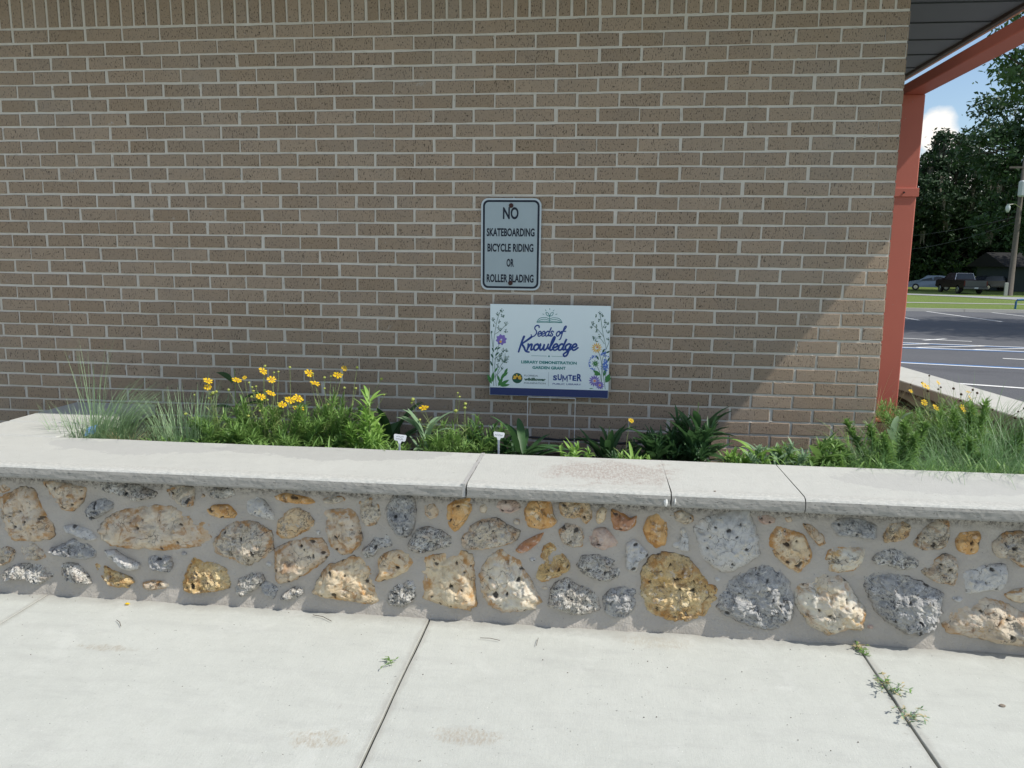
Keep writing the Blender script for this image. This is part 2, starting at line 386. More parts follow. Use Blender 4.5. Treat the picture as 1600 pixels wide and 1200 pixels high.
WHITE = simple('white_line_paint', (.80, .80, .78), .7, .2, 0, .1, 6)
BLUE = simple('blue_line_paint', (.045, .17, .42), .7, .2, 0, .15, 6)
DARKGAP = simple('joint_filler', (.05, .045, .04), .95)
SOFF = simple('soffit_metal', (.13, .14, .165), .5, .3, 0, .06, 3)
FASC = simple('fascia_brown', (.075, .05, .042), .5)
DRIP = simple('drip_edge_orange', (.52, .24, .14), .5)
ALU = simple('sign_sheet', (.34, .41, .445), .38, .5, .0, .08, 14)
SIGNEDGE = simple('sign_pale_edge', (.50, .56, .60), .4, .5, 0, .05)
NAVYP = simple('sign_black_print', (.008, .014, .028), .5)
BOLT = simple('rusty_bolt', (.06, .025, .022), .7)
BOARD = simple('board_pale_blue_white', (.74, .83, .86), .35, .4, 0, .02)
BAND = simple('board_navy', (.018, .035, .14), .4, .4, 0, .05)
P_NAVY = simple('print_navy', (.02, .06, .26), .5, .3, 0, .03)
P_TEAL = simple('print_teal', (.02, .22, .22), .5, .3, 0, .03)
P_GREEN = simple('print_leaf_green', (.06, .22, .06), .5, .3, 0, .2, 60)
P_DGREEN = simple('print_dark_green', (.02, .10, .06), .5, .3, 0, .05)
P_PURPLE = simple('print_purple', (.22, .16, .50), .5, .3, 0, .2, 90)
P_BLUE = simple('print_blue', (.10, .20, .58), .5, .3, 0, .2, 90)
P_YEL = simple('print_yellow', (.80, .47, .06), .5, .3, 0, .1, 90)
P_PINK = simple('print_pink', (.65, .25, .16), .5)
P_GREY = simple('print_grey', (.22, .27, .31), .5)
WIRE = simple('galvanised_wire', (.75, .75, .73), .4, .5, .1)
TAGW = simple('plant_marker_white', (.82, .83, .84), .4)
TAGB = simple('plant_marker_blue', (.12, .28, .55), .45)
INK = simple('marker_ink', (.04, .04, .05), .6)
BARK = simple('bark', (.10, .085, .07), .95, .1, 0, .35, 9)
MOSS = simple('spanish_moss', (.16, .15, .12), .95, .1, 0, .3, 3)
L_OAK = leaf_mat('oak_leaf', (.036, .078, .023), (.085, .16, .044), .5, .2)
L_OAKD = leaf_mat('far_oak_leaf', (.013, .034, .014), (.032, .068, .025), .6, .1)
L_OAKM = leaf_mat('mid_oak_leaf', (.018, .045, .016), (.042, .088, .028), .5, .15)

# ------------------------------------------------------------------ ground, lot, verge
def zg(y): return -2.72 if y < 8 else (-2.72-(y-8)/60*.94 if y < 68 else -3.66)
def sheet(name, xs, ys, dz, mat, parent=None, hole=None):
    V = [(x, y, zg(y)+dz) for y in ys for x in xs]; n = len(xs)
    F = [(j*n+i, j*n+i+1, (j+1)*n+i+1, (j+1)*n+i) for j in range(len(ys)-1) for i in range(n-1)]
    return mk(name, V, F, mat, parent)
ground = sheet('ground', [-900, -60, 0, 60, 900], [-500, -60, 0, 8, 20, 30, 40, 50, 60, 68, 100, 900], -.03, LAWN)
tag(ground, kind='structure')
lot = sheet('parking_lot', [1.45, 8, 20, 60], [-2, 3, 8, 12, 16, 20, 25, 30.55], 0, ASPH); tag(lot, kind='structure')
kb = Buf()
for x in np.arange(-4, 60, 3.0):
    kb.add([(x, 30.55, zg(30.55)-.02), (x+2.985, 30.55, zg(30.55)-.02), (x+2.985, 30.58, zg(30.6)+.13), (x, 30.58, zg(30.6)+.13), (x+2.985, 30.85, zg(30.85)+.13), (x, 30.85, zg(30.85)+.13),
            (x+2.985, 30.87, zg(30.85)-.03), (x, 30.87, zg(30.85)-.03)], [(0, 1, 2, 3), (3, 2, 4, 5), (5, 4, 6, 7)])
kerb = kb.build('kerb', KERB); tag(kerb, kind='structure')
verge = sheet('grass_verge', list(np.linspace(-20, 60, 9)), list(np.linspace(30.87, 72, 15)), .06, LAWN); tag(verge, kind='structure')
foot = sheet('footpath', [-20, 10, 30, 60], [40.0, 40.4, 40.9, 41.2], .075, KERB); tag(foot, kind='structure')
rn = [(22.1500,63.3800,-3.5900), (23.1800,61.2800,-3.5500), (25.1200,56.4000,-3.4800), (25.9300,49.3200,-3.3700), (24.8300,40.8300,-3.2300)]
rf = [(23.8300,68.2100,-3.6600), (25.1400,66.5000,-3.6400), (27.5800,62.0100,-3.5700), (30.1400,57.5800,-3.5000), (31.3100,51.9700,-3.4100)]
road = mk('road', [(p[0], p[1], zg(p[1])+.085) for p in rn]+[(p[0], p[1], zg(p[1])+.085) for p in rf], [(i, i+1, 6+i, 5+i) for i in range(4)], ROAD)
tag(road, kind='structure')
# painted lines of the lot: children of the lot
def line(a, b, w, mat, name='painted_line', dz=.006):
    a = Vector(a).to_3d(); b = Vector(b).to_3d(); n = max(1, int((b-a).length/1.5)); t = (b-a).normalized(); s = Vector((-t.y, t.x, 0))*w/2
    V = []; F = []
    for i in range(n+1):
        p = a.lerp(b, i/n)
        for q in (p-s, p+s): V.append((q.x, q.y, zg(q.y)+dz))
    for i in range(n): F.append((2*i, 2*i+1, 2*i+3, 2*i+2))
    return mk(name, V, F, mat, lot)
for k, x in enumerate((4.6, 7.2, 9.85, 12.45, 15.05, 17.7, 20.3)):
    line((x-.03, 30.4), (x-.62, 23.0), .10, WHITE)
line((2.2, 7.35), (8.5, 4.9), .10, WHITE)
line((2.2, 9.62), (9.5, 7.45), .10, WHITE); line((2.2, 9.77), (9.5, 7.60), .12, BLUE, dz=.004)
line((2.6, 12.55), (10.5, 11.25), .10, WHITE); line((2.6, 12.43), (10.5, 11.13), .12, BLUE, dz=.004)
line((3.0, 13.95), (11, 11.9), .10, WHITE); line((3.0, 13.82), (11, 11.77), .10, BLUE, dz=.004)
for k in range(7): line((4.0+k*1.0, 12.40-k*.17), (5.6+k*1.0, 13.20-k*.25), .09, WHITE, dz=.0075)
line((5.7, 10.35), (8.5, 9.5), .10, WHITE)
line((5.1, 14.95), (6.9, 14.15), .10, WHITE); line((5.9, 14.2), (6.6, 14.75), .1, WHITE, dz=.0075)

# pavement slabs
pav = thing('pavement', None, None, (0, 0, 0)); tag(pav, kind='structure')
base = Buf().box((-14, -9, -2.70), (1.44, -1.16, -2.558)); base.build('pavement_bed', DARKGAP, pav)
def slab(x0, x1, y0, y1, seed):
    r = random.Random(seed); nx = 40; V = []; F = []; z = -2.540+r.uniform(-.001, .001)
    P = []
    for i in range(nx+1): P.append((x0+(x1-x0)*i/nx, y1+r.uniform(-.0015, .0015)))
    for i in range(nx+1): P.append((x1+r.uniform(-.0016, .0016), y1-(y1-y0)*(i+.5)/(nx+1)))
    P.append((x1, y0)); P.append((x0, y0))
    for i in range(nx+1): P.append((x0+r.uniform(-.0016, .0016), y0+(y1-y0)*(i+.5)/(nx+1)))
    cx, cy = (x0+x1)/2, (y0+y1)/2; n = len(P)
    for ins, zz in ((0, z-.03), (0, z-.002), (.002, z)):
        for x, y in P:
            V.append((x+(ins if x < cx else -ins), y+(ins if y < cy else -ins), zz))
    for a in (0, 1):
        for i in range(n): F.append((a*n+i, a*n+(i+1) % n, (a+1)*n+(i+1) % n, (a+1)*n+i))
    F.append(tuple(range(2*n, 3*n)))
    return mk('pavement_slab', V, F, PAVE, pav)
xj = [-13.2, -11.6, -10.0, -8.4, -6.8, -5.2, -3.61, -2.009, -.413, 1.18]
for i in range(len(xj)-1):
    for j, (y0, y1) in enumerate(((-5.4, -1.17), (-9, -5.408))): slab(xj[i]+.0032, xj[i+1]-.0032, y0, y1, i*7+j)
for xa in np.arange(-16, 1.0, 3.4): Buf().box((xa, -30, -2.6), (xa+3.39, -9.02, -2.537)).build('pavement_slab', PAVE, pav)  # unseen paving behind the camera, added to bounce sunlight onto the wall
kb = Buf().box((1.19, -30, -2.74), (1.44, 3.2, -2.54), bev=.01); tag(kb.build('pavement_kerb', KERB), kind='structure')

# ------------------------------------------------------------------ building
W = .2032; H = .06974
bld = thing('brick_building', 'tan brick building with a row of upright bricks and dark soffit', 'building', (0, 0, -2.7))
mb = Buf().box((-9, .0045, -2.7), (-.004, .25, .345)); mb.box((-.004, .012, -2.7), (-.003, 7, .345)); mb.box((-9, .25, -2.7), (-.2, 7, .345))
wall = mb.build('wall', MORTAR, bld)
def brick_shape(w, h, r, d=.014):
    """outline of a brick face, 8 points, chamfer and sides; origin at the centre of the face, y into the wall"""
    o = [(-w/2, -h/2), (-w/6, -h/2), (w/6, -h/2), (w/2, -h/2), (w/2, h/2), (w/6, h/2), (-w/6, h/2), (-w/2, h/2)]
    j = [(x+r.uniform(-.0016, .0016), z+r.uniform(-.0012, .0012)) for x, z in o]
    V = []
    c = .0028
    V += [(x-math.copysign(c, x) if abs(x) > w/4 else x, r.uniform(0, .0008), z-math.copysign(c*.8, z)) for x, z in j]
    V += [(x, .0028, z) for x, z in j]; V += [(x, d, z) for x, z in j]
    F = [tuple(range(8))]
    for a in (0, 1):
        F += [(a*8+(i+1) % 8, a*8+i, (a+1)*8+i, (a+1)*8+(i+1) % 8) for i in range(8)]
    F[0] = tuple(range(8))
    return V, F
rb = random.Random(3)
joint = .0108
full = [brick_shape(W-joint, H-joint, rb) for _ in range(14)]
half = [brick_shape(W/2-joint*.7, H-joint, rb) for _ in range(5)]
full_me = []; half_me = []; sold_me = []
def mesh_of(name, VF):
    me = bpy.data.meshes.new(name); me.from_pydata(VF[0], [], VF[1]); me.materials.append(BRICK); me.update(); return me
full_me = [mesh_of('brick', v) for v in full]; half_me = [mesh_of('brick', v) for v in half]
places = []
campos = Vector((-1.3975, -3.9535, -1.1605))
for k in range(-2, 33):
    if k in (-2, -1): zc = .19+.0675*(0-k-.5)+.005
    else: zc = -(k+.5)*H
    odd = k % 2
    x = -W/4 if odd else -W/2
    i = 0
    drift = 0
    while x > -6.4:
        hb = odd and i == 0
        jx = rb.uniform(-.0032, .0032)
        places.append((x+jx+(.001 if i else 0), zc+rb.uniform(-.0012, .0012)+.0012*math.sin(x*2.1+k), hb, k))
        x -= (W*.75 if hb else W); i += 1
vis = lambda p: -5.0 < p[0] and -1 < p[3] < 31
score = lambda p: 1/((Vector((p[0], 0, p[1]))-campos).length)*(.5 if p[2] else 1) if vis(p) and p[3] >= 0 else 0
# those that show largest in the photograph become single objects
near = sorted(range(len(places)), key=lambda i: -score(places[i]))[:300]
nset = set(near); bb = Buf()
for i, (x, z, hb, k) in enumerate(places):
    lst, mel = (half, half_me) if hb else (full, full_me)
    v = rb.randrange(len(lst)); sx = rb.choice((1, 1, .988, .975, 1.006)); rot = rb.uniform(-.004, .004); y = rb.uniform(-.0012, .0014)
    if hb or (k % 2 == 0 and x > -.15): sx = 1
    if i in nset:
        o = bpy.data.objects.new('brick', mel[v]); o.scale = (sx, 1, 1); o.rotation_euler = (0, rot, rb.uniform(-.004, .004)); link(o, wall, (x, y, z))
    else:
        bb.add([(x+p[0]*sx, y+p[1], z+p[2]-p[0]*math.sin(rot)) for p in lst[v][0]], lst[v][1])
bb.build('brick', BRICKS, wall, kind='stuff')
# upright soldier course on top
sol = [brick_shape(W/3-.0120, .190-.008, rb) for _ in range(8)]; sol_me = [mesh_of('soldier_brick', v) for v in sol]
x = -W/6; ns = 0
while x > -6.3:
    v = rb.randrange(8)
    o = bpy.data.objects.new('soldier_brick', sol_me[v]); o.rotation_euler = (0, rb.uniform(-.008, .008), 0)
    link(o, wall, (x+rb.uniform(-.0015, .0015), rb.uniform(-.001, .0015), .097)); x -= W/3
# end faces of the corner bricks on the side wall
bb = Buf()
for k in range(-2, 33):
    zc = -(k+.5)*H if k >= 0 else .26
    y = .1 if k % 2 else .05
    while y < 2.6:
        w = .092 if (k % 2 == 0 and y < .06) else W-joint
        bb.box((-.0035, y-w/2, zc-.03), (.0, y+w/2, zc+.03)); y += W
bb.build('side_brick', BRICKS, wall, kind='stuff')
# mortar bits smeared proud of the joints
mbuf = Buf()
for _ in range(420):
    k = rb.randrange(0, 30); x = rb.uniform(-4.9, -.1)
    if rb.random() < .6:
        z = -k*H; s = rb.uniform(.004, .018); t = rb.uniform(.0015, .004)
    else:
        x = -W*(round(-x/W)+(.5 if k % 2 else 0)); z = -(k+.5)*H+rb.uniform(-.02, .02); s = rb.uniform(.002, .0045); t = rb.uniform(.006, .016)
    if x > -.02 or x < -5: continue
    n = 7; dz = rb.choice((-.004, .004)) if s > .005 else 0; dx = 0 if dz else rb.choice((-.004, .004))
    V = [(x+dx, -.0015, z+dz)]+[(x+dx+s*math.cos(a)*rb.uniform(.6, 1.2), .003, z+dz+t*math.sin(a)*rb.uniform(.6, 1.3)) for a in [2*math.pi*q/n for q in range(n)]]
    mbuf.add(V, [(0, 1+(i+1) % n, 1+i) for i in range(n)])
mbuf.build('mortar_smear', MORTAR, wall, kind='stuff')
# roof: soffit panels, fascia, drip edge
RX = 1.05; RY = -.79; RZ = .345
rfb = Buf().box((-9.3, RY+.03, RZ+.02), (RX-.03, 8, RZ+.30)); roof = rfb.build('roof', FASC, bld)
y = -.22+.03; k = 0
ys = [RY+.03, -.50, -.11, .28, .67, 1.06, 1.45, 1.84, 2.23, 2.62, 3.01, 3.4, 3.8, 4.2, 4.6, 5.0, 5.4]
for a, b_ in zip(ys[:-1], ys[1:]):
    sb = Buf(); z0 = RZ
    # each panel laps the next: a small drop at its far edge gives the dark line
    sb.add([(-9.3, a+.006, z0-.002), (RX-.05, a+.006, z0-.002), (RX-.05, b_, z0+.005), (-9.3, b_, z0+.005), (-9.3, b_, z0+.018), (RX-.05, b_, z0+.018), (-9.3, a+.012, z0+.018), (RX-.05, a+.012, z0+.018)],
           [(0, 3, 2, 1), (3, 4, 5, 2), (0, 1, 7, 6)])
    sb.build('soffit_panel', SOFF, roof)
Buf().box((RX-.05, RY, RZ-.022), (RX-.018, 8, RZ+.32), bev=.003).build('fascia', FASC, roof)
Buf().box((RX-.018, RY-.02, RZ-.018), (RX+.005, 8, RZ+.012)).box((RX-.018, RY-.02, RZ+.30), (RX+.02, 8, RZ+.33)).build('drip_edge', DRIP, roof)
Buf().box((-9.3, RY, RZ-.012), (RX-.05, RY+.03, RZ+.32), bev=.003).build('fascia', FASC, roof)
# steel frame
fr = thing('steel_frame', 'red painted steel column and beam standing behind the corner of the brick wall', 'steel frame', (.36, .97, -2.10))
cx0, cx1 = .285, .4385
Buf().box((cx0, .90, -2.085), (cx1, 1.05, -.19), bev=.006).build('column', RED, fr)
Buf().box((.325, -.58, -.1915), (cx1+.0005, 1.052, -.132), bev=.004).build('beam', RED, fr)
Buf().box((cx0-.006, .890, -.765), (cx1+.008, 1.06, -.715), bev=.002).build('collar', RED, fr)
Buf().box((cx0-.05, .86, -2.10), (cx1+.0, 1.1, -2.085)).build('base_plate', RED, fr)
for xx in (.36,):
    Buf().tube([(xx, .888, -.742), (xx, .880, -.742)], .006, 8).build('bolt', BOLT, fr)

# ------------------------------------------------------------------ planter
pl = thing('stone_planter', 'raised planter of rubble stones set in pale mortar with a wide concrete coping', 'planter', (-1.5, -1.0, -2.540))
# mortar face
nx, nz = 460, 46; x0, x1 = -4.2, 1.2
def mface(x, z):
    y = -1.166+.006*noise.noise(Vector((x*9, 0, z*9)))+.0035*noise.noise(Vector((x*30, 3, z*30)))
    d = (z+2.545)/.05
    y -= .004*noise.noise(Vector((x*6, 1, z*6)))
    if d < 1.4: y -= .014*max(0, 1.4-d)*(.5+.5*noise.noise(Vector((x*4.2, 7, 0)))+.55*max(0, noise.noise(Vector((x*1.7+4, 9, 0)))))
    return y
V = []; 
for j in range(nz+1):
    z = -2.548+(-2.016+2.548)*j/nz
    for i in range(nx+1):
        x = x0+(x1-x0)*i/nx; V.append((x, mface(x, z), z))
n = nx+1
F = np.array([(j*n+i, j*n+i+1, (j+1)*n+i+1, (j+1)*n+i) for j in range(nz) for i in range(nx)])
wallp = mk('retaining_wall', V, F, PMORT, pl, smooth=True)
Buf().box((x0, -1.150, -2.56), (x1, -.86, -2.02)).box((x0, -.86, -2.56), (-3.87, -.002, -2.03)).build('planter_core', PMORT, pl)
Buf().prism([(1.20, -.86), (.98, -.86), (.72, 2.9), (.98, 2.9)], 2, -2.56, -2.03).build('side_wall', PMORT, pl)
STONES=[
('tan',[(-3799,-2142),(-3748,-2120),(-3689,-2087),(-3634,-2095),(-3606,-2167),(-3565,-2245),(-3569,-2293),(-3662,-2311),(-3746,-2312),(-3783,-2256)]),
('tan',[(-3593,-2057),(-3487,-2065),(-3406,-2078),(-3432,-2145),(-3476,-2177),(-3531,-2173),(-3567,-2118)]),
('grey',[(-3417,-2171),(-3384,-2133),(-3328,-2114),(-3292,-2132),(-3297,-2156),(-3347,-2188),(-3401,-2217),(-3420,-2198)]),
('lichen',[(-3378,-2057),(-3282,-2040),(-3182,-2055),(-3111,-2085),(-3132,-2105),(-3200,-2121),(-3246,-2104),(-3326,-2091),(-3366,-2083)]),
('greytan',[(-3070,-2070),(-3016,-2051),(-2957,-2058),(-2952,-2103),(-2961,-2130),(-3007,-2135),(-3052,-2102)]),
('lichen',[(-2898,-2072),(-2864,-2054),(-2793,-2054),(-2787,-2083),(-2821,-2096),(-2886,-2097)]),
('tan',[(-3359,-2255),(-3328,-2207),(-3278,-2168),(-3182,-2147),(-3087,-2137),(-3015,-2152),(-3003,-2174),(-2930,-2168),(-2892,-2205),(-2902,-2271),(-2977,-2302),(-3099,-2319),(-3234,-2317),(-3316,-2313),(-3341,-2288)]),
('orange',[(-2912,-2147),(-2875,-2123),(-2809,-2121),(-2778,-2157),(-2792,-2174),(-2844,-2177),(-2890,-2166)]),
('pale',[(-3520,-2243),(-3474,-2234),(-3406,-2248),(-3372,-2286),(-3390,-2298),(-3450,-2280),(-3511,-2263)]),
('grey',[(-3580,-2341),(-3523,-2318),(-3486,-2295),(-3439,-2306),(-3386,-2337),(-3392,-2365),(-3452,-2383),(-3513,-2371),(-3561,-2360)]),
('greytan',[(-3718,-2348),(-3691,-2323),(-3642,-2324),(-3606,-2349),(-3605,-2380),(-3648,-2396),(-3697,-2392),(-3716,-2369)]),
('greytan',[(-3821,-2354),(-3777,-2341),(-3743,-2360),(-3762,-2406),(-3800,-2425),(-3828,-2423)]),
('lichen',[(-3803,-2456),(-3749,-2419),(-3685,-2412),(-3622,-2415),(-3580,-2413),(-3580,-2457),(-3643,-2496),(-3699,-2481),(-3763,-2482),(-3806,-2488)]),
('lichen',[(-3544,-2407),(-3502,-2395),(-3454,-2406),(-3423,-2455),(-3411,-2482),(-3467,-2482),(-3523,-2478),(-3548,-2449)]),
('golden',[(-3398,-2396),(-3363,-2397),(-3297,-2427),(-3243,-2445),(-3231,-2464),(-3267,-2492),(-3315,-2490),(-3368,-2459),(-3387,-2432)]),
('pale',[(-3348,-2335),(-3303,-2330),(-3264,-2358),(-3198,-2384),(-3207,-2409),(-3255,-2418),(-3300,-2380),(-3343,-2362)]),
('tan',[(-3197,-2462),(-3148,-2451),(-3074,-2458),(-3068,-2472),(-3110,-2488),(-3165,-2494),(-3191,-2482)]),
('grey',[(-3165,-2352),(-3127,-2340),(-3064,-2347),(-3059,-2380),(-3072,-2421),(-3111,-2410),(-3158,-2399)]),
('golden',[(-3021,-2486),(-3011,-2418),(-2966,-2341),(-2927,-2356),(-2874,-2366),(-2829,-2394),(-2825,-2461),(-2880,-2481),(-2974,-2491)]),
('greytan',[(-2879,-2270),(-2834,-2222),(-2793,-2190),(-2733,-2181),(-2682,-2195),(-2644,-2225),(-2640,-2291),(-2674,-2325),(-2742,-2365),(-2833,-2337),(-2878,-2317)]),
('lichen',[(-2805,-2459),(-2784,-2425),(-2730,-2395),(-2690,-2399),(-2678,-2425),(-2720,-2468),(-2781,-2502),(-2800,-2486)]),
('tan',[(-3792,-2072),(-3751,-2080),(-3739,-2103),(-3768,-2114),(-3796,-2116)]),
('orange',[(-2632,-2076),(-2573,-2060),(-2535,-2068),(-2478,-2075),(-2462,-2094),(-2491,-2103),(-2562,-2098),(-2619,-2091)]),
('greytan',[(-2430,-2079),(-2395,-2062),(-2344,-2063),(-2332,-2078),(-2383,-2095),(-2421,-2092)]),
('pale',[(-2749,-2101),(-2722,-2080),(-2671,-2090),(-2625,-2146),(-2629,-2172),(-2668,-2171),(-2732,-2152)]),
('orangegrey',[(-2616,-2178),(-2582,-2138),(-2537,-2120),(-2493,-2140),(-2468,-2177),(-2488,-2204),(-2541,-2236),(-2599,-2249),(-2621,-2227)]),
('tan',[(-2438,-2137),(-2384,-2119),(-2320,-2109),(-2299,-2131),(-2284,-2181),(-2275,-2232),(-2298,-2272),(-2347,-2301),(-2400,-2271),(-2418,-2214),(-2436,-2176)]),
('greytan',[(-2285,-2079),(-2244,-2063),(-2210,-2079),(-2201,-2132),(-2221,-2172),(-2258,-2180),(-2280,-2142)]),
('grey',[(-2182,-2112),(-2150,-2054),(-2100,-2039),(-2066,-2075),(-2061,-2125),(-2074,-2183),(-2102,-2220),(-2146,-2206),(-2170,-2163)]),
('tan',[(-2033,-2086),(-1995,-2072),(-1971,-2096),(-1977,-2128),(-2008,-2142),(-2030,-2118)]),
('orange',[(-1943,-2076),(-1903,-2058),(-1849,-2046),(-1845,-2090),(-1879,-2154),(-1910,-2184),(-1940,-2151),(-1946,-2114)]),
('tan',[(-1818,-2076),(-1794,-2056),(-1785,-2087),(-1794,-2106),(-1815,-2104)]),
('pink',[(-1764,-2077),(-1740,-2054),(-1691,-2048),(-1667,-2057),(-1661,-2081),(-1697,-2098),(-1739,-2097)]),
('lichen',[(-2279,-2278),(-2247,-2250),(-2221,-2216),(-2183,-2205),(-2152,-2232),(-2159,-2255),(-2210,-2267),(-2229,-2301),(-2261,-2309)]),
('lichen',[(-2093,-2242),(-2058,-2182),(-2021,-2171),(-1965,-2184),(-1907,-2219),(-1916,-2239),(-1984,-2262),(-2046,-2275),(-2084,-2267)]),
('greytan',[(-1888,-2218),(-1854,-2166),(-1812,-2132),(-1751,-2123),(-1714,-2146),(-1666,-2169),(-1677,-2207),(-1750,-2236),(-1823,-2252),(-1873,-2249)]),
('tan',[(-2624,-2290),(-2567,-2260),(-2502,-2241),(-2444,-2241),(-2420,-2279),(-2408,-2304),(-2441,-2339),(-2507,-2388),(-2573,-2425),(-2622,-2425),(-2630,-2356)]),
('orangetan',[(-2480,-2466),(-2442,-2391),(-2415,-2350),(-2351,-2327),(-2312,-2305),(-2261,-2322),(-2237,-2393),(-2207,-2483),(-2239,-2498),(-2316,-2490),(-2412,-2482)]),
('orangetan',[(-2217,-2313),(-2185,-2285),(-2134,-2270),(-2090,-2287),(-2075,-2312),(-2097,-2352),(-2148,-2381),(-2199,-2400),(-2228,-2399),(-2205,-2358)]),
('lichen',[(-2187,-2475),(-2168,-2434),(-2123,-2399),(-2072,-2386),(-2063,-2415),(-2070,-2468),(-2111,-2499),(-2169,-2497)]),
('orangetan',[(-2037,-2297),(-1965,-2280),(-1891,-2263),(-1842,-2280),(-1838,-2350),(-1829,-2472),(-1854,-2492),(-1935,-2486),(-2029,-2465),(-2038,-2394)]),
('cream',[(-1814,-2348),(-1786,-2296),(-1738,-2248),(-1689,-2274),(-1652,-2295),(-1627,-2350),(-1577,-2444),(-1601,-2471),(-1650,-2487),(-1711,-2494),(-1773,-2475),(-1807,-2413)]),
('grey',[(-2705,-2440),(-2665,-2428),(-2639,-2443),(-2614,-2465),(-2642,-2503),(-2661,-2498),(-2693,-2473)]),
('lichen',[(-2608,-2481),(-2561,-2445),(-2515,-2439),(-2516,-2469),(-2550,-2494),(-2629,-2508)]),
('orange',[(-1646,-2099),(-1631,-2055),(-1584,-2040),(-1548,-2051),(-1538,-2100),(-1523,-2124),(-1540,-2147),(-1588,-2159),(-1633,-2148)]),
('orangegrey',[(-1518,-2056),(-1477,-2035),(-1412,-2039),(-1393,-2081),(-1393,-2105),(-1415,-2131),(-1434,-2107),(-1469,-2112),(-1505,-2098)]),
('orangetan',[(-1376,-2080),(-1359,-2061),(-1338,-2066),(-1345,-2115),(-1368,-2129),(-1379,-2111)]),
('rust',[(-1323,-2065),(-1282,-2075),(-1252,-2098),(-1226,-2085),(-1233,-2128),(-1268,-2152),(-1309,-2144),(-1319,-2114)]),
('orange',[(-1204,-2139),(-1188,-2095),(-1154,-2072),(-1124,-2092),(-1114,-2141),(-1120,-2196),(-1154,-2209),(-1185,-2181)]),
('greytan',[(-1108,-2079),(-1068,-2058),(-1021,-2081),(-1021,-2099),(-1049,-2113),(-1089,-2100)]),
('pale',[(-1097,-2195),(-1082,-2139),(-1054,-2125),(-1035,-2167),(-1032,-2216),(-1073,-2212)]),
('pale',[(-1014,-2123),(-987,-2092),(-914,-2064),(-830,-2051),(-810,-2095),(-787,-2154),(-786,-2221),(-846,-2262),(-885,-2289),(-931,-2273),(-979,-2238),(-999,-2178)]),
('rust',[(-1680,-2245),(-1653,-2212),(-1599,-2181),(-1570,-2170),(-1587,-2209),(-1629,-2246),(-1659,-2257)]),
('greytan',[(-1519,-2161),(-1487,-2132),(-1439,-2139),(-1420,-2169),(-1425,-2219),(-1461,-2221),(-1497,-2210)]),
('pink',[(-1405,-2180),(-1380,-2145),(-1339,-2140),(-1314,-2170),(-1290,-2193),(-1301,-2219),(-1342,-2228),(-1384,-2217)]),
('golden',[(-1597,-2342),(-1586,-2284),(-1580,-2234),(-1545,-2207),(-1508,-2242),(-1474,-2278),(-1471,-2310),(-1506,-2337),(-1572,-2366)]),
('lichen',[(-1441,-2289),(-1430,-2254),(-1371,-2247),(-1305,-2263),(-1278,-2292),(-1280,-2324),(-1326,-2349),(-1386,-2340),(-1428,-2320)]),
('pale',[(-1265,-2242),(-1263,-2198),(-1231,-2181),(-1183,-2225),(-1182,-2243),(-1211,-2264),(-1221,-2308),(-1260,-2298)]),
('lichen',[(-1541,-2416),(-1529,-2377),(-1482,-2345),(-1445,-2372),(-1397,-2382),(-1366,-2412),(-1353,-2462),(-1412,-2488),(-1473,-2486),(-1528,-2466),(-1552,-2462)]),
('grey',[(-1345,-2417),(-1313,-2383),(-1266,-2367),(-1221,-2377),(-1222,-2447),(-1244,-2493),(-1298,-2497),(-1334,-2474)]),
('golden',[(-1198,-2294),(-1165,-2249),(-1107,-2227),(-1043,-2242),(-1006,-2277),(-963,-2331),(-930,-2347),(-931,-2397),(-963,-2456),(-1026,-2486),(-1096,-2484),(-1168,-2457),(-1191,-2394)]),
('grey',[(-917,-2434),(-904,-2358),(-871,-2319),(-805,-2272),(-750,-2256),(-709,-2266),(-667,-2313),(-645,-2380),(-652,-2449),(-684,-2488),(-734,-2501),(-793,-2492),(-852,-2468)]),
('pink',[(-795,-2070),(-762,-2059),(-727,-2073),(-732,-2091),(-771,-2099),(-788,-2088)]),
('orangetan',[(-754,-2141),(-720,-2102),(-685,-2116),(-623,-2134),(-595,-2205),(-604,-2236),(-635,-2274),(-676,-2258),(-718,-2218),(-743,-2182)]),
('tan',[(-637,-2086),(-603,-2091),(-556,-2130),(-548,-2160),(-570,-2173),(-606,-2133)]),
('grey',[(-537,-2087),(-500,-2065),(-440,-2059),(-378,-2085),(-380,-2133),(-446,-2131),(-506,-2128)]),
('orangegrey',[(-353,-2120),(-335,-2077),(-293,-2063),(-259,-2079),(-266,-2121),(-302,-2141),(-346,-2146)]),
('greytan',[(-249,-2132),(-210,-2083),(-170,-2051),(-132,-2055),(-127,-2108),(-139,-2156),(-213,-2166),(-242,-2150)]),
('orange',[(-107,-2125),(-91,-2094),(-23,-2088),(-23,-2162),(-56,-2180),(-95,-2160)]),
('greytan',[(19,-2130),(57,-2087),(109,-2081),(142,-2094),(159,-2199),(123,-2210),(83,-2183),(34,-2176)]),
('cream',[(-544,-2214),(-530,-2177),(-476,-2161),(-409,-2171),(-417,-2219),(-436,-2254),(-496,-2268),(-529,-2268)]),
('lichen',[(-384,-2211),(-354,-2174),(-317,-2166),(-267,-2172),(-220,-2208),(-224,-2233),(-277,-2245),(-322,-2232),(-361,-2231)]),
('greytan',[(-211,-2250),(-172,-2206),(-137,-2177),(-98,-2190),(-84,-2249),(-99,-2292),(-159,-2283)]),
('pale',[(-71,-2242),(-20,-2215),(69,-2204),(85,-2251),(69,-2306),(26,-2302),(-26,-2323),(-56,-2319)]),
('cream',[(-645,-2343),(-616,-2310),(-551,-2282),(-500,-2282),(-460,-2301),(-434,-2354),(-396,-2401),(-396,-2479),(-452,-2479),(-512,-2505),(-582,-2475),(-633,-2398)]),
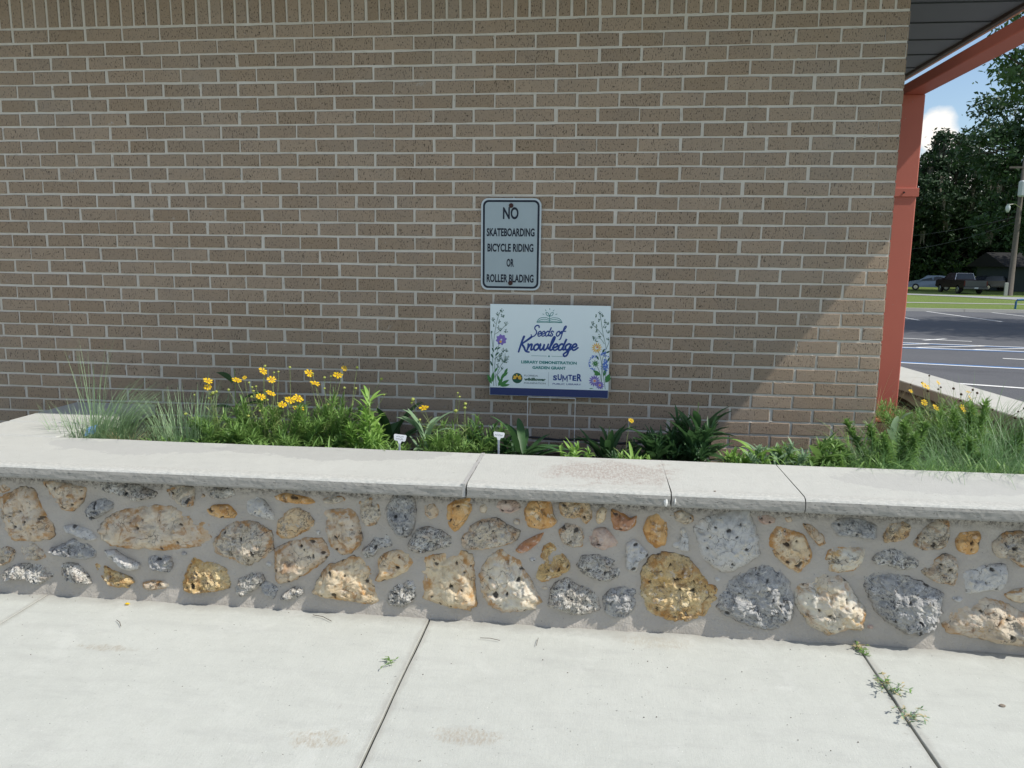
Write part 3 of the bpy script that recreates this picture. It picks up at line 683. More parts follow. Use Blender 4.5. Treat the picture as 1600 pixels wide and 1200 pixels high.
('grey',[(-412,-2274),(-347,-2264),(-275,-2266),(-202,-2292),(-134,-2324),(-133,-2391),(-148,-2459),(-195,-2487),(-251,-2478),(-310,-2445),(-352,-2405),(-385,-2339)]),
('tan',[(-120,-2445),(-100,-2395),(-44,-2355),(30,-2338),(84,-2347),(142,-2385),(224,-2404),(236,-2513),(155,-2506),(90,-2505),(-9,-2484),(-92,-2474)]),
('cream',[(76,-2317),(111,-2297),(157,-2282),(178,-2329),(138,-2349),(94,-2334)]),
('tan',[(-699,-2071),(-677,-2064),(-668,-2082),(-687,-2089)]),
('greytan',[(199,-2232),(254,-2205),(309,-2232),(306,-2297),(241,-2325),(195,-2292)]),
('orangetan',[(196,-2109),(266,-2088),(313,-2132),(278,-2186),(213,-2172)]),
('grey',[(259,-2384),(328,-2349),(397,-2393),(399,-2495),(317,-2525),(264,-2474)]),
('tan',[(-3858,-2170),(-3876,-2131),(-3930,-2116),(-3970,-2136),(-4009,-2170),(-3985,-2199),(-3930,-2213),(-3880,-2204)]),
('grey',[(-4031,-2200),(-4041,-2154),(-4080,-2149),(-4125,-2164),(-4140,-2200),(-4113,-2245),(-4080,-2251),(-4031,-2245)]),
('orangetan',[(-3897,-2330),(-3914,-2287),(-3970,-2265),(-4028,-2283),(-4059,-2330),(-4022,-2366),(-3970,-2379),(-3918,-2371)]),
('greytan',[(-4051,-2400),(-4061,-2355),(-4100,-2333),(-4138,-2353),(-4162,-2400),(-4148,-2439),(-4100,-2473),(-4065,-2451)]),
('lichen',[(-3855,-2450),(-3880,-2424),(-3920,-2401),(-3963,-2417),(-3998,-2450),(-3965,-2478),(-3920,-2496),(-3878,-2482)]),
('greytan',[(946,-2200),(905,-2154),(860,-2145),(802,-2154),(786,-2200),(803,-2237),(860,-2251),(906,-2235)]),
('tan',[(1113,-2300),(1078,-2253),(1030,-2223),(976,-2250),(949,-2300),(975,-2352),(1030,-2385),(1075,-2353)]),
('grey',[(998,-2400),(967,-2346),(900,-2327),(846,-2353),(823,-2400),(842,-2446),(900,-2473),(972,-2446)]),
('orange',[(1167,-2470),(1147,-2438),(1100,-2427),(1053,-2431),(1020,-2470),(1051,-2501),(1100,-2514),(1153,-2507)])]

def pip(x, z, P):
    c = False
    for i in range(len(P)):
        (x1_, z1_), (x2_, z2_) = P[i], P[i-1]
        if (z1_ > z) != (z2_ > z) and x < (x2_-x1_)*(z-z1_)/(z2_-z1_)+x1_: c = not c
    return c
def make_stone(idx, kind, P):
    r = random.Random(idx*13+1)
    P = [(a/1000, b/1000) for a, b in P]
    # round corners once, then resample and roughen the outline
    Q = []
    for i in range(len(P)):
        a, b_ = P[i], P[(i+1) % len(P)]
        Q.append((a[0]*.88+b_[0]*.12, a[1]*.88+b_[1]*.12)); Q.append((a[0]*.12+b_[0]*.88, a[1]*.12+b_[1]*.88))
    L = [0]
    for i in range(len(Q)):
        a, b_ = Q[i], Q[(i+1) % len(Q)]; L.append(L[-1]+math.hypot(a[0]-b_[0], a[1]-b_[1]))
    per = L[-1]; N = max(26, min(110, int(per/.0055)))
    cx = sum(p[0] for p in Q)/len(Q); cz = sum(p[1] for p in Q)/len(Q)
    out_ = []
    for k in range(N):
        t = per*k/N
        i = max(j for j in range(len(Q)) if L[j] <= t); a, b_ = Q[i], Q[(i+1) % len(Q)]; f = (t-L[i])/max(1e-9, L[i+1]-L[i])
        x = a[0]+(b_[0]-a[0])*f; z = a[1]+(b_[1]-a[1])*f
        m = 1.095+.06*noise.noise(Vector((x*50, idx*3.1, z*50)))+.045*noise.noise(Vector((x*170, idx*3.1, z*170)))
        out_.append((cx+(x-cx)*m, cz+(z-cz)*m))
    size = math.sqrt(abs(sum(out_[i-1][0]*out_[i][1]-out_[i][0]*out_[i-1][1] for i in range(N))/2))
    R = max(6, min(22, int(size/.0062)))
    hgt = min(.034, .010+.12*size)*r.uniform(.8, 1.3)
    rough = {'orange': .6, 'orangetan': .6, 'rust': .5, 'pink': .8, 'tan': .9, 'cream': 1., 'pale': .8}.get(kind, 1.35)
    tx, tz = r.uniform(-.18, .18), r.uniform(-.20, .06)
    sd = idx*7.7
    V = []; rim = []; pit = []
    def put(x, z, rr):
        p = Vector((x, sd, z))
        # faceted bulk: distance between cells gives broken planes
        base = hgt*(1-rr**3.2)
        fac = noise.noise(p*15)*.016+noise.noise(p*38+Vector((5, 5, 5)))*.008*rough
        cr = abs(noise.noise(p*26+Vector((9, 0, 2))))
        dd_, pp_ = noise.voronoi(p*21+Vector((noise.noise(p*30), 0, noise.noise(p*30+Vector((4, 4, 4)))))*.5)
        cp = pp_[0]; tv = Vector((noise.noise(cp*2.3), 0, noise.noise(cp*2.3+Vector((7, 7, 7)))))
        ridge = (.5-cr)*.006*rough+((p*21-cp).dot(tv))*.020+noise.noise(cp*3.7)*.010
        fine = noise.noise(p*80)*.0050*rough+noise.noise(p*180)*.0024*rough
        pv = noise.noise(p*46+Vector((3, 1, 8))); pt = max(0, pv-.47)/.12; pt = min(1, pt)
        y = base+(fac+ridge+fine)*(1-rr**6)*min(1, size/.07)+(tx*(x-cx)+tz*(z-cz))*(1-rr**4)-pt*.014*(1-rr**2)
        V.append((x, -1.166+.004-max(y, -.002)*1.0+(.010 if rr >= .999 else 0), z)); rim.append(rr); pit.append(pt)
    put(cx, cz, 0)
    for j in range(1, R+1):
        rr = (j/R)**.85
        for x, z in out_: put(cx+(x-cx)*rr, cz+(z-cz)*rr, j/R)
    F = [(0, 1+(k+1) % N, 1+k) for k in range(N)]
    for j in range(R-1):
        for k in range(N):
            a = 1+j*N+k; b_ = 1+j*N+(k+1) % N
            F.append((a, b_, b_+N, a+N))
    o = mk('stone', V, F, STM[kind], wallp, (cx, -1.166, cz), smooth=(kind in ('orange', 'orangetan', 'rust', 'cream', 'tan', 'pale')), attrs={'rim': rim, 'pit': pit})
    return o
for i, (k_, P) in enumerate(STONES): make_stone(i, k_, P)

# small chips of stone pressed into the wider mortar gaps
rr = random.Random(61); got = []
def gapdist(x, z):
    d = 9
    for _, P in STONES:
        Q = [(a/1000, b_/1000) for a, b_ in P]
        if pip(x, z, Q): return 0
        for i in range(len(Q)):
            (ax, az), (bx, bz) = Q[i-1], Q[i]; t = max(0, min(1, ((x-ax)*(bx-ax)+(z-az)*(bz-az))/max(1e-9, (bx-ax)**2+(bz-az)**2)))
            d = min(d, math.hypot(x-ax-(bx-ax)*t, z-az-(bz-az)*t))
    return d
for _ in range(5000):
    x, z = rr.uniform(-4.1, 1.1), rr.uniform(-2.47, -2.07); d = gapdist(x, z)
    if d > .025 and all(math.hypot(x-a, z-b_) > .11 for a, b_ in got) and len(got) < 34:
        got.append((x, z)); q = min(.026, d-.012)*rr.uniform(.75, 1)
        make_stone(300+len(got), rr.choice(('tan', 'greytan', 'grey', 'orange', 'pale', 'cream', 'pink')), [(1000*(x+q*rr.uniform(.7, 1.25)*math.cos(a)), 1000*(z+q*.75*rr.uniform(.7, 1.2)*math.sin(a))) for a in [2*math.pi*k/7 for k in range(7)]])
# coping slabs
CT = -1.966
def coping(xa, xb, seed, ja=0, jb=0):
    r = random.Random(seed); n = max(8, int((xb-xa)/.012))
    prof = [(-.800, -.0530, 0), (-.800, -.004, 0), (-.806, 0, 0), (-1.0, 0, 0), (-1.232, 0, 0), (-1.248, -.0015, 0), (-1.259, -.005, .5), (-1.264, -.011, .7), (-1.2655, -.022, .6), (-1.2650, -.034, .6), (-1.2640, -.046, .6), (-1.2600, -.0530, .7), (-1.19, -.0535, 0), (-.80, -.0535, 0)]
    V = []; F = []; M_ = []; m = len(prof)
    for i in range(n+1):
        x = xa+(xb-xa)*i/n
        jag = 0
        if i == 0: x += 0
        for q, (y, z, w_) in enumerate(prof):
            p = Vector((x*14, q*.7, seed)); dd = .0035*noise.noise(p)*w_+.0022*noise.noise(Vector((x*60, q*2.3, 1)))*w_
            zz = .0014*noise.noise(Vector((x*3, y*5, 2)))
            xx = x
            if i in (0, n): xx += .002*noise.noise(Vector((y*40, z*90, seed)))
            if i == 0 and ja and y < -1.2: xx += ja*(.4+.6*abs(noise.noise(Vector((z*70, 4, 4)))))
            if i == n and jb and y < -1.2: xx -= jb*(.4+.6*abs(noise.noise(Vector((z*70, 8, 4)))))
            V.append((xx, y+dd, CT+z+zz))
    for i in range(n):
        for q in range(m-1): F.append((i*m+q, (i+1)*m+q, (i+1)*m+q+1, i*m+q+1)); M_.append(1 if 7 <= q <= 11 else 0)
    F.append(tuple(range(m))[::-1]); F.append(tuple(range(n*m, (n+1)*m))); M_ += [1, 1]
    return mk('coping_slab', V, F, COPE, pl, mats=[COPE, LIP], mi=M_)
coping(-4.265, -1.866, 1, 0, .002); coping(-1.850, -1.1156, 2, .002, .005); coping(-1.1149, -.6565, 3, .004, 0); coping(-.6530, 1.27, 4)
# patched mortar joint
V = []; F = []; r = random.Random(9)
jy = np.linspace(-.80, -1.262, 26)
for y in jy:
    xm = -1.859+.012*(y+1.0)+.005*noise.noise(Vector((y*20, 0, 0))); w_ = .007+.004*noise.noise(Vector((y*30, 3, 0)))
    V += [(xm-w_, y, CT+.0012), (xm+w_, y, CT+.0012), (xm-w_, y, CT-.05), (xm+w_, y, CT-.05)]
for i in range(len(jy)-1):
    a = 4*i; F += [(a, a+1, a+5, a+4), (a, a+4, a+6, a+2), (a+1, a+3, a+7, a+5)]
F.append((100, 101, 103, 102))
mk('joint_patch', V, F, concrete_mat('patch_concrete', (.42, .42, .41), (.50, .49, .47), False, False, .003), pl)
Buf().box((-.6575, -1.24, CT-.055), (-.653, -.81, CT-.008)).build('joint_filler', DARKGAP, pl)
# chipped pale plaster beside the cracked joint
cb = Buf()
for (x, z, sx, sz) in ((-1.102, -1.997, .0045, .014), (-1.134, -2.002, .008, .015)):
    V = [(x, -1.2725, z)]+[(x+sx*math.cos(a)*r.uniform(.7, 1.2), -1.265, z+sz*math.sin(a)*r.uniform(.7, 1.2)) for a in [2*math.pi*q/9 for q in range(9)]]
    cb.add(V, [(0, 1+(i+1) % 9, 1+i) for i in range(9)])
cb.build('chipped_mortar', simple('fresh_mortar', (.62, .62, .60), .9), pl)
# return copings (left and right ends)
lb = Buf().box((-4.265, -.797, CT-.06), (-3.80, -.52, CT), bev=.006).box((-4.265, -.516, CT-.06), (-3.80, -.0015, CT+.001), bev=.006); lb.build('coping_slab', COPE, pl)
def rc(y0, y1):
    b_ = Buf(); V = []
    f = lambda y: (.935-.105*y, 1.262-.08*y)
    ys_ = np.linspace(y0, y1, 9)
    for y in ys_:
        a, c = f(y)
        V += [(a, y, CT-.065), (a, y, CT-.006), (a+.006, y, CT), (c-.006, y, CT), (c, y, CT-.006), (c, y, CT-.065)]
    F = []
    for i in range(8):
        for q in range(6): F.append((i*6+q, i*6+(q+1) % 6, (i+1)*6+(q+1) % 6, (i+1)*6+q))
    F += [(0, 1, 2, 3, 4, 5), tuple(range(48, 54))]
    b_.add(V, F); b_.build('coping_slab', COPE, pl)
rc(-.797, .55); rc(.554, 1.9); rc(1.904, 3.1)
# soil
nx, ny = 150, 60; V = []; ZS = -2.075
def soil_z(x, y): return ZS-.085*max(0, min(1, (y+.72)/.5))*(1-.62*max(0, min(1, (y-.1)/.5)))+.02*noise.noise(Vector((x*3, y*3, 0)))+.016*noise.noise(Vector((x*11, y*11, 3)))+(.012*noise.noise(Vector((x*40, y*40, 3))))
for j in range(ny+1):
    for i in range(nx+1):
        x = -3.9+(1.15+3.9)*i/nx; y = -.87+(3.2+.87)*(j/ny)**1.4
        V.append((x, y, soil_z(x, y)))
n = nx+1
F = np.array([(j*n+i, j*n+i+1, (j+1)*n+i+1, (j+1)*n+i) for j in range(ny) for i in range(nx) if True])
mk('soil', V, F, SOIL, pl, smooth=True)

# ------------------------------------------------------------------ printed text helpers
def text_geo(body, size, cx, cz, y, sx=1., bold=0., spacing=1., mat=None, name='lettering', parent=None):
    K = 60.   # built large and scaled down: small curves triangulate badly
    cu = bpy.data.curves.new('t', 'FONT'); cu.body = body; cu.size = size*K; cu.align_x = 'CENTER'; cu.align_y = 'CENTER'
    cu.offset = bold*K; cu.space_character = spacing; cu.fill_mode = 'FRONT'; cu.resolution_u = 4
    o = bpy.data.objects.new('t', cu); C.objects.link(o); dg = bpy.context.evaluated_depsgraph_get(); dg.update()
    me = bpy.data.meshes.new_from_object(o.evaluated_get(dg)); bpy.data.objects.remove(o)
    V = [(cx+v.co.x*sx/K, y, cz+v.co.y/K) for v in me.vertices]; F = [tuple(p.vertices) for p in me.polygons]
    return mk(name, V, F, mat, parent)
def smooth_path(P, k=6):
    out_ = []
    for i in range(len(P)-1):
        p0 = P[max(0, i-1)]; p1 = P[i]; p2 = P[i+1]; p3 = P[min(len(P)-1, i+2)]
        for s_ in range(k):
            t = s_/k
            out_.append(tuple(.5*((2*b_)+(-a+c)*t+(2*a-5*b_+4*c-d)*t*t+(-a+3*b_-3*c+d)*t**3) for a, b_, c, d in zip(p0, p1, p2, p3)))
    out_.append(P[-1]); return out_
RC = [0.]
def ribbon(buf, P, w, y, w1=None, dy=.0004):
    """flat printed stroke in the plane y; P in (x, z)"""
    V = []; F = []; n = len(P); w1 = w if w1 is None else w1
    for i, (x, z) in enumerate(P):
        a = P[max(0, i-1)]; b_ = P[min(n-1, i+1)]; tx, tz = b_[0]-a[0], b_[1]-a[1]; L = math.hypot(tx, tz) or 1
        ww = w*(1-i/(n-1))+w1*i/(n-1) if n > 1 else w
        nx_, nz_ = -tz/L*ww/2, tx/L*ww/2
        yy = y-RC[0]-i*5e-6; V += [(x+nx_, yy, z+nz_), (x-nx_, yy, z-nz_)]
    RC[0] = (RC[0]+1.5e-5) % 4e-4
    F = [(2*i, 2*i+1, 2*i+3, 2*i+2) for i in range(n-1)]
    buf.add(V, F)
    for (x, z), ww in ((P[0], w), (P[-1], w1)): disc(buf, x, z, ww/2, y, 8)
def disc(buf, x, z, r_, y, n=10, rx=None, ang=0):
    rx = rx or r_; ca, sa = math.cos(ang), math.sin(ang)
    RC[0] = (RC[0]+1.1e-5) % 4e-4; y -= RC[0]
    buf.add([(x+rx*math.cos(a)*ca-r_*math.sin(a)*sa, y, z+rx*math.cos(a)*sa+r_*math.sin(a)*ca) for a in [2*math.pi*q/n for q in range(n)]], [tuple(range(n))[::-1]])
def rrect(x0, x1, z0, z1, r_, n=6):
    P = []
    for cx, cz, a0 in ((x1-r_, z1-r_, 0), (x0+r_, z1-r_, 90), (x0+r_, z0+r_, 180), (x1-r_, z0+r_, 270)):
        for i in range(n+1): a = math.radians(a0+90*i/n); P.append((cx+r_*math.cos(a), cz+r_*math.sin(a)))
    return P

# ------------------------------------------------------------------ metal sign
sx0, sx1, sz0, sz1 = -1.990, -1.686, -1.308, -.851
sg = thing('metal_sign', 'grey metal sign reading NO SKATEBOARDING BICYCLE RIDING OR ROLLER BLADING, bolted to the brick wall', 'sign', ((sx0+sx1)/2, 0, sz0))
b_ = Buf().prism(rrect(sx0, sx1, sz0, sz1, .035), 1, -.010, -.007); b_.build('sign_plate', SIGNEDGE, sg)
b_ = Buf().add([(x, -.0106, z) for x, z in rrect(sx0+.017, sx1-.017, sz0+.017, sz1-.017, .022)], [tuple(range(28))]); b_.build('sign_face', ALU, sg)
o1 = rrect(sx0+.009, sx1-.009, sz0+.009, sz1-.009, .028); o2 = rrect(sx0+.0190, sx1-.0190, sz0+.0190, sz1-.0190, .020)
Buf().add([(x, -.0112, z) for x, z in o1+o2], [(i, (i+1) % 28, 28+(i+1) % 28, 28+i) for i in range(28)]).build('sign_border', NAVYP, sg)
scx = (sx0+sx1)/2-.002
for txt, px_y, h_, wd in (('NO', 333, .060, .52), ('SKATEBOARDING', 362.5, .041, .615), ('BICYCLE RIDING', 386.5, .041, .60), ('OR', 410, .041, .60), ('ROLLER BLADING', 434.5, .041, .58)):
    z = -.851-(px_y-310)/143*.457
    o = text_geo(txt, h_*1.36, scx, z, -.0114, wd, .0024 if txt == 'NO' else .0019, spacing=1.03, mat=NAVYP, name='lettering', parent=sg)
    me = o.data; xs_ = [v.co.x for v in me.vertices]; cxm = (min(xs_)+max(xs_))/2; wid = max(xs_)-min(xs_)
    tgt = {'NO': .079, 'SKATEBOARDING': .243, 'BICYCLE RIDING': .234, 'OR': .037, 'ROLLER BLADING': .240}[txt]; tz = {'NO': .060}.get(txt, .041)
    zs_ = [v.co.z for v in me.vertices]; czm = (min(zs_)+max(zs_))/2; hh = max(zs_)-min(zs_); zc = z-sz0
    for v in me.vertices:
        v.co.x = (v.co.x-cxm)*tgt/wid+(scx-(sx0+sx1)/2); v.co.z = (v.co.z-czm)*tz/hh+zc
for z in (sz1-.036, sz0+.036):
    bz = Buf(); bz.tube([(scx+.002, -.010, z), (scx+.002, -.0165, z)], .0115, 12); bz.tube([(scx+.002, -.0165, z), (scx+.002, -.020, z)], [.0085, .005], 10); bz.build('bolt', BOLT, sg, smooth=False)

# ------------------------------------------------------------------ garden board sign
gx0, gx1, gz0, gz1 = -1.935, -1.327, -1.846, -1.378; GY = -.050
gs = thing('garden_sign', 'white garden sign printed with wildflowers, reading Seeds of Knowledge, on a wire stake', 'sign', (-1.63, GY, -2.09))
Buf().box((gx0, GY, gz0), (gx1, GY+.005, gz1)).build('sign_board', BOARD, gs)
bandz = gz0+.040
Buf().add([(gx0+.0015, GY-.0006, gz0+.001), (gx1-.0015, GY-.0006, gz0+.001), (gx1-.0015, GY-.0006, bandz), (gx0+.0015, GY-.0006, bandz)], [(0, 1, 2, 3)]).build('navy_band', BAND, gs)
# board pixels (zoom crop: x 118..1480, y 85..1110) -> world
gX = lambda u: gx0+(u-118)/(1480-118)*(gx1-gx0)
gZ = lambda v: gz1-(v-82)/(1108-82)*(gz1-gz0)
SU = (gx1-gx0)/(1480-118)
Yp = GY-.0009
GL = {
 'e': ([[(0, .42), (.3, .45), (.55, .7), (.38, .98), (.12, .8), (.04, .4), (.2, .04), (.45, .05), (.78, .4)]], .68),
 'd': ([[(.6, .8), (.38, .98), (.1, .7), (.05, .25), (.25, 0), (.5, .2), (.66, .8), (.82, 1.75), (.7, 1.2), (.62, .4), (.72, .05), (.98, .3)]], .86),
 's': ([[(.52, .84), (.32, 1.0), (.1, .84), (.18, .6), (.40, .42), (.44, .14), (.22, 0), (-.02, .1)]], .66),
 'S': ([[(1.05, 1.75), (.95, 2.05), (.6, 2.15), (.3, 1.85), (.35, 1.45), (.7, 1.05), (.78, .55), (.5, .05), (.1, -.05), (-.1, .3)]], 1.05),
 'o': ([[(.42, .98), (.12, .75), (.06, .28), (.3, 0), (.6, .3), (.62, .75), (.4, 1.0), (.5, .8), (.85, .8)]], .78),
 'f': ([[(0, .5), (.35, 1.0), (.72, 1.75), (.62, 2.0), (.42, 1.7), (.28, .6), (.18, -.45), (-.02, -.7)], [(.02, .9), (.4, .95), (.8, .98)]], .7),
 'K': ([[(.5, 2.15), (.35, 1.2), (.22, -.25)], [(1.45, 2.1), (.95, 1.55), (.35, .95)], [(.38, .98), (.75, .55), (1.1, -.1), (1.55, -.25)]], 1.2),
 'n': ([[(.05, .95), (.1, .5), (.06, 0)], [(.07, .3), (.3, .85), (.52, .92), (.52, .45), (.55, .05), (.85, .25)]], .8),
 'w': ([[(.0, .95), (.03, .35), (.17, .02), (.38, .25), (.5, .85)], [(.5, .85), (.52, .25), (.68, .02), (.92, .35), (1.0, .95)]], 1.15),
 'l': ([[(0, .2), (.35, 1.1), (.5, 1.95), (.35, 2.0), (.2, 1.2), (.18, .2), (.32, 0), (.6, .3)]], .5),
 'g': ([[(.62, .85), (.4, .98), (.1, .72), (.06, .28), (.28, .02), (.55, .3), (.66, .95), (.6, .2), (.45, -.75), (.15, -.95), (.02, -.6), (.4, -.2), (.95, .35)]], .85)}
def script(word, x, z, s_, w_, shear=.22, rise=0, sx=1.):
    buf = Buf()
    for ch in word:
        if ch == ' ': x += .45*s_; continue
        st, adv = GL[ch]
        for P in st:
            Q = smooth_path([(x+(px*sx+pz*shear)*s_, z+pz*s_) for px, pz in P]); ribbon(buf, Q, w_*(1.15 if ch in 'K' else 1), Yp, w_*.85)
        x += adv*s_*sx; z += rise*adv*s_
    return buf
b1_ = script('Seeds of', gX(592), gZ(432), 58*SU, 14.5*SU, .2, .03, 1.10); b1_.build('script_lettering', P_NAVY, gs)
b1_ = script('Knowledge', gX(432), gZ(592), 74*SU, 22*SU, .2, .03, 1.22); o = b1_.build('script_lettering', P_NAVY, gs)
b2_ = Buf()
ribbon(b2_, [(gX(596), gZ(650)), (gX(770), gZ(650))], 3.5*SU, Yp); ribbon(b2_, [(gX(828), gZ(650)), (gX(988), gZ(650))], 3.5*SU, Yp)
disc(b2_, gX(797), gZ(652), 10*SU, Yp)
# open book and sprout
for s_ in (-1, 1):
    q = lambda dx, v: (gX(795+s_*dx), gZ(v))
    for P in ([(0, 238), (40, 222), (110, 230), (143, 272)], [(0, 252), (50, 240), (100, 248), (125, 262)], [(0, 268), (60, 262), (143, 273)], [(0, 274), (143, 275)], [(5, 205), (30, 196), (42, 165), (15, 172), (4, 205)]):
        ribbon(b2_, smooth_path([q(a, c) for a, c in P], 4), 6*SU, Yp)
ribbon(b2_, [(gX(796), gZ(272)), (gX(796), gZ(195))], 6*SU, Yp)
for P in ([(796, 134), (796, 118)], [(745, 135), (756, 149)], [(846, 135), (834, 149)], [(715, 182), (733, 187)], [(880, 180), (862, 185)]): ribbon(b2_, [(gX(a), gZ(c)) for a, c in P], 5*SU, Yp)
b2_.build('book_emblem', P_TEAL, gs)
def fit_text(txt, x0, x1, zc, hh, mat, bold=.0, name='lettering', parent=None, y=None, align=None):
    o = text_geo(txt, hh*1.4, 0, 0, 0, 1, bold, mat=mat, name=name, parent=parent); me = o.data
    og = ORG[o.name]
    xs_ = [v.co.x for v in me.vertices]; zs_ = [v.co.z for v in me.vertices]; a, c = min(xs_), max(xs_); d, e = min(zs_), max(zs_)
    for v in me.vertices:
        v.co.x = x0+(v.co.x-a)/(c-a)*(x1-x0)-og.x; v.co.z = zc-hh/2+(v.co.z-d)/(e-d)*hh-og.z; v.co.y = (Yp if y is None else y)-og.y
    return o
fit_text('LIBRARY DEMONSTRATION', gX(480), gX(1114), gZ(722), 34*SU, P_TEAL, .0008, parent=gs)
fit_text('GARDEN GRANT', gX(610), gX(990), gZ(782), 34*SU, P_TEAL, .0008, parent=gs)
fit_text('FLORIDA', gX(516), gX(676), gZ(876), 20*SU, P_GREY, .0002, parent=gs)
fit_text('wildflower', gX(516), gX(765), gZ(916), 36*SU, P_DGREEN, .0010, parent=gs)
fit_text('FOUNDATION', gX(516), gX(765), gZ(960), 20*SU, P_GREY, .0002, parent=gs)
fit_text('PUBLIC LIBRARY', gX(845), gX(1170), gZ(961), 20*SU, P_NAVY, .0001, parent=gs)
xx = 848
for ch, wd, up_, hh in (('S', 46, 0, 60), ('U', 48, 8, 70), ('M', 62, -4, 66), ('T', 42, 12, 56), ('E', 44, 2, 62), ('R', 56, 10, 84)):
    if ch == 'M':
        mb_ = Buf(); z0_, z1_ = gZ(893-up_)-hh*SU/2, gZ(893-up_)+hh*SU/2; a_, b__ = gX(xx+6), gX(xx+wd-6)
        for P_ in ([(a_, z0_), (a_, z1_)], [(a_, z1_), ((a_+b__)/2, z0_+hh*SU*.25)], [((a_+b__)/2, z0_+hh*SU*.25), (b__, z1_)], [(b__, z1_), (b__, z0_)]): ribbon(mb_, P_, 10*SU, Yp)
        mb_.build('logo_letter', P_NAVY, gs); xx += wd+6; continue
    fit_text(ch, gX(xx), gX(xx+wd), gZ(893-up_), hh*SU, P_NAVY, (.0004 if ch == 'M' else .0018), name='logo_letter', parent=gs); xx += wd+6
b3_ = Buf(); ribbon(b3_, [(gX(797), gZ(830)), (gX(797), gZ(988))], 2.5*SU, Yp); b3_.build('divider_line', P_GREY, gs)
lg = Buf(); disc(lg, gX(437), gZ(908), 60*SU, Yp, 24); lg.build('logo_roundel', P_DGREEN, gs)
lg = Buf()
for a in (5, 40, 100, 150, 190, 340):
    aa = math.radians(a); disc(lg, gX(437)+28*SU*math.cos(aa), gZ(905)+20*SU*math.sin(aa), 11*SU, Yp-.0004, 12, 24*SU, aa)
lg.build('logo_flower', P_YEL, gs)
lg = Buf(); disc(lg, gX(437), gZ(908), 12*SU, Yp-.0008, 10); lg.build('logo_flower_centre', BOLT, gs)
# printed wildflower borders
pr = random.Random(21)
ink = Buf(); grn = Buf(); pur = Buf(); blu = Buf(); yel = Buf(); pnk = Buf()
def sprig(P, w_=4.):
    Q = smooth_path([(gX(a), gZ(c)) for a, c in P], 5); ribbon(ink, Q, w_*SU, Yp); return Q
def dots(cx, cy, n, rad, rr=6):
    for _ in range(n):
        a = pr.uniform(0, 6.28); d = rad*math.sqrt(pr.random()); x, z = cx+d*math.cos(a), cy+d*math.sin(a)
        disc(ink, gX(x), gZ(z), pr.uniform(.5, 1)*rr*SU, Yp, 6); ribbon(ink, [(gX(x), gZ(z)), (gX(cx), gZ(cy+rad*.8))], 2*SU, Yp)
def pleaf(buf, x, y, L, ang, w_):
    ca, sa = math.cos(ang), math.sin(ang); P = []
    for t, s_ in ((0, 0), (.25, .8), (.55, 1), (.8, .6), (1, 0), (.8, -.6), (.55, -1), (.25, -.8)):
        dx, dz = t*L, s_*w_/2; P.append((gX(x)+(dx*ca-dz*sa)*SU, Yp-.0001-RC[0], gZ(y)+(dx*sa+dz*ca)*SU))
    RC[0] = (RC[0]+1.3e-5) % 4e-4
    buf.add(P, [tuple(range(8))[::-1]])
def petals(buf, cx, cy, n, L, w_, hole=.25):
    for k in range(n):
        a = 2*math.pi*k/n+.2; pleaf(buf, cx+hole*L*math.cos(a), cy-hole*L*math.sin(a), L*(1-hole), a, w_)
# left border
sprig([(165, 1005), (150, 700), (170, 420), (210, 220), (245, 150)]); sprig([(170, 420), (230, 380), (300, 310)]); sprig([(150, 560), (138, 450), (132, 390)])
sprig([(195, 1005), (175, 760), (215, 560), (240, 490)]); sprig([(170, 700), (240, 640), (290, 590)]); sprig([(185, 900), (240, 780), (280, 720)]); sprig([(180, 300), (150, 260), (140, 240)]); sprig([(200, 880), (260, 810)])
for a in ((245, 150, 9, 26), (200, 190, 7, 22), (262, 205, 8, 24), (150, 255, 8, 24), (218, 275, 8, 22), (300, 300, 9, 26), (162, 322, 6, 16), (218, 345, 8, 24), (298, 380, 8, 24), (240, 370, 6, 18), (133, 400, 6, 14), (275, 590, 10, 30), (305, 600, 8, 22), (240, 650, 9, 26)): dots(*a)
for a in ((285, 690, 26, 58), (225, 700, 14, 36), (210, 770, 9, 24), (260, 800, 8, 22)): dots(*a, rr=5)
petals(pur, 248, 478, 8, 66, 44, .12); disc(yel, gX(240), gZ(500), 14*SU, Yp-.0004)
for x, y, L, a, w_ in ((165, 620, 60, 2.0, 18), (170, 600, 60, .9, 16), (195, 590, 55, .6, 16), (160, 690, 62, 2.1, 20), (150, 780, 70, 2.0, 20), (178, 660, 62, .8, 18), (170, 850, 75, 1.0, 22), (140, 980, 120, 2.0, 40), (150, 960, 120, 1.5, 38), (215, 1005, 120, 1.1, 36), (225, 1000, 140, .55, 38), (245, 930, 110, 1.0, 34), (260, 900, 90, .7, 30), (285, 870, 85, 1.1, 28), (240, 1005, 115, .2, 30), (235, 960, 90, 1.9, 26)): pleaf(grn if y > 840 else ink, x, y, L, a, w_)
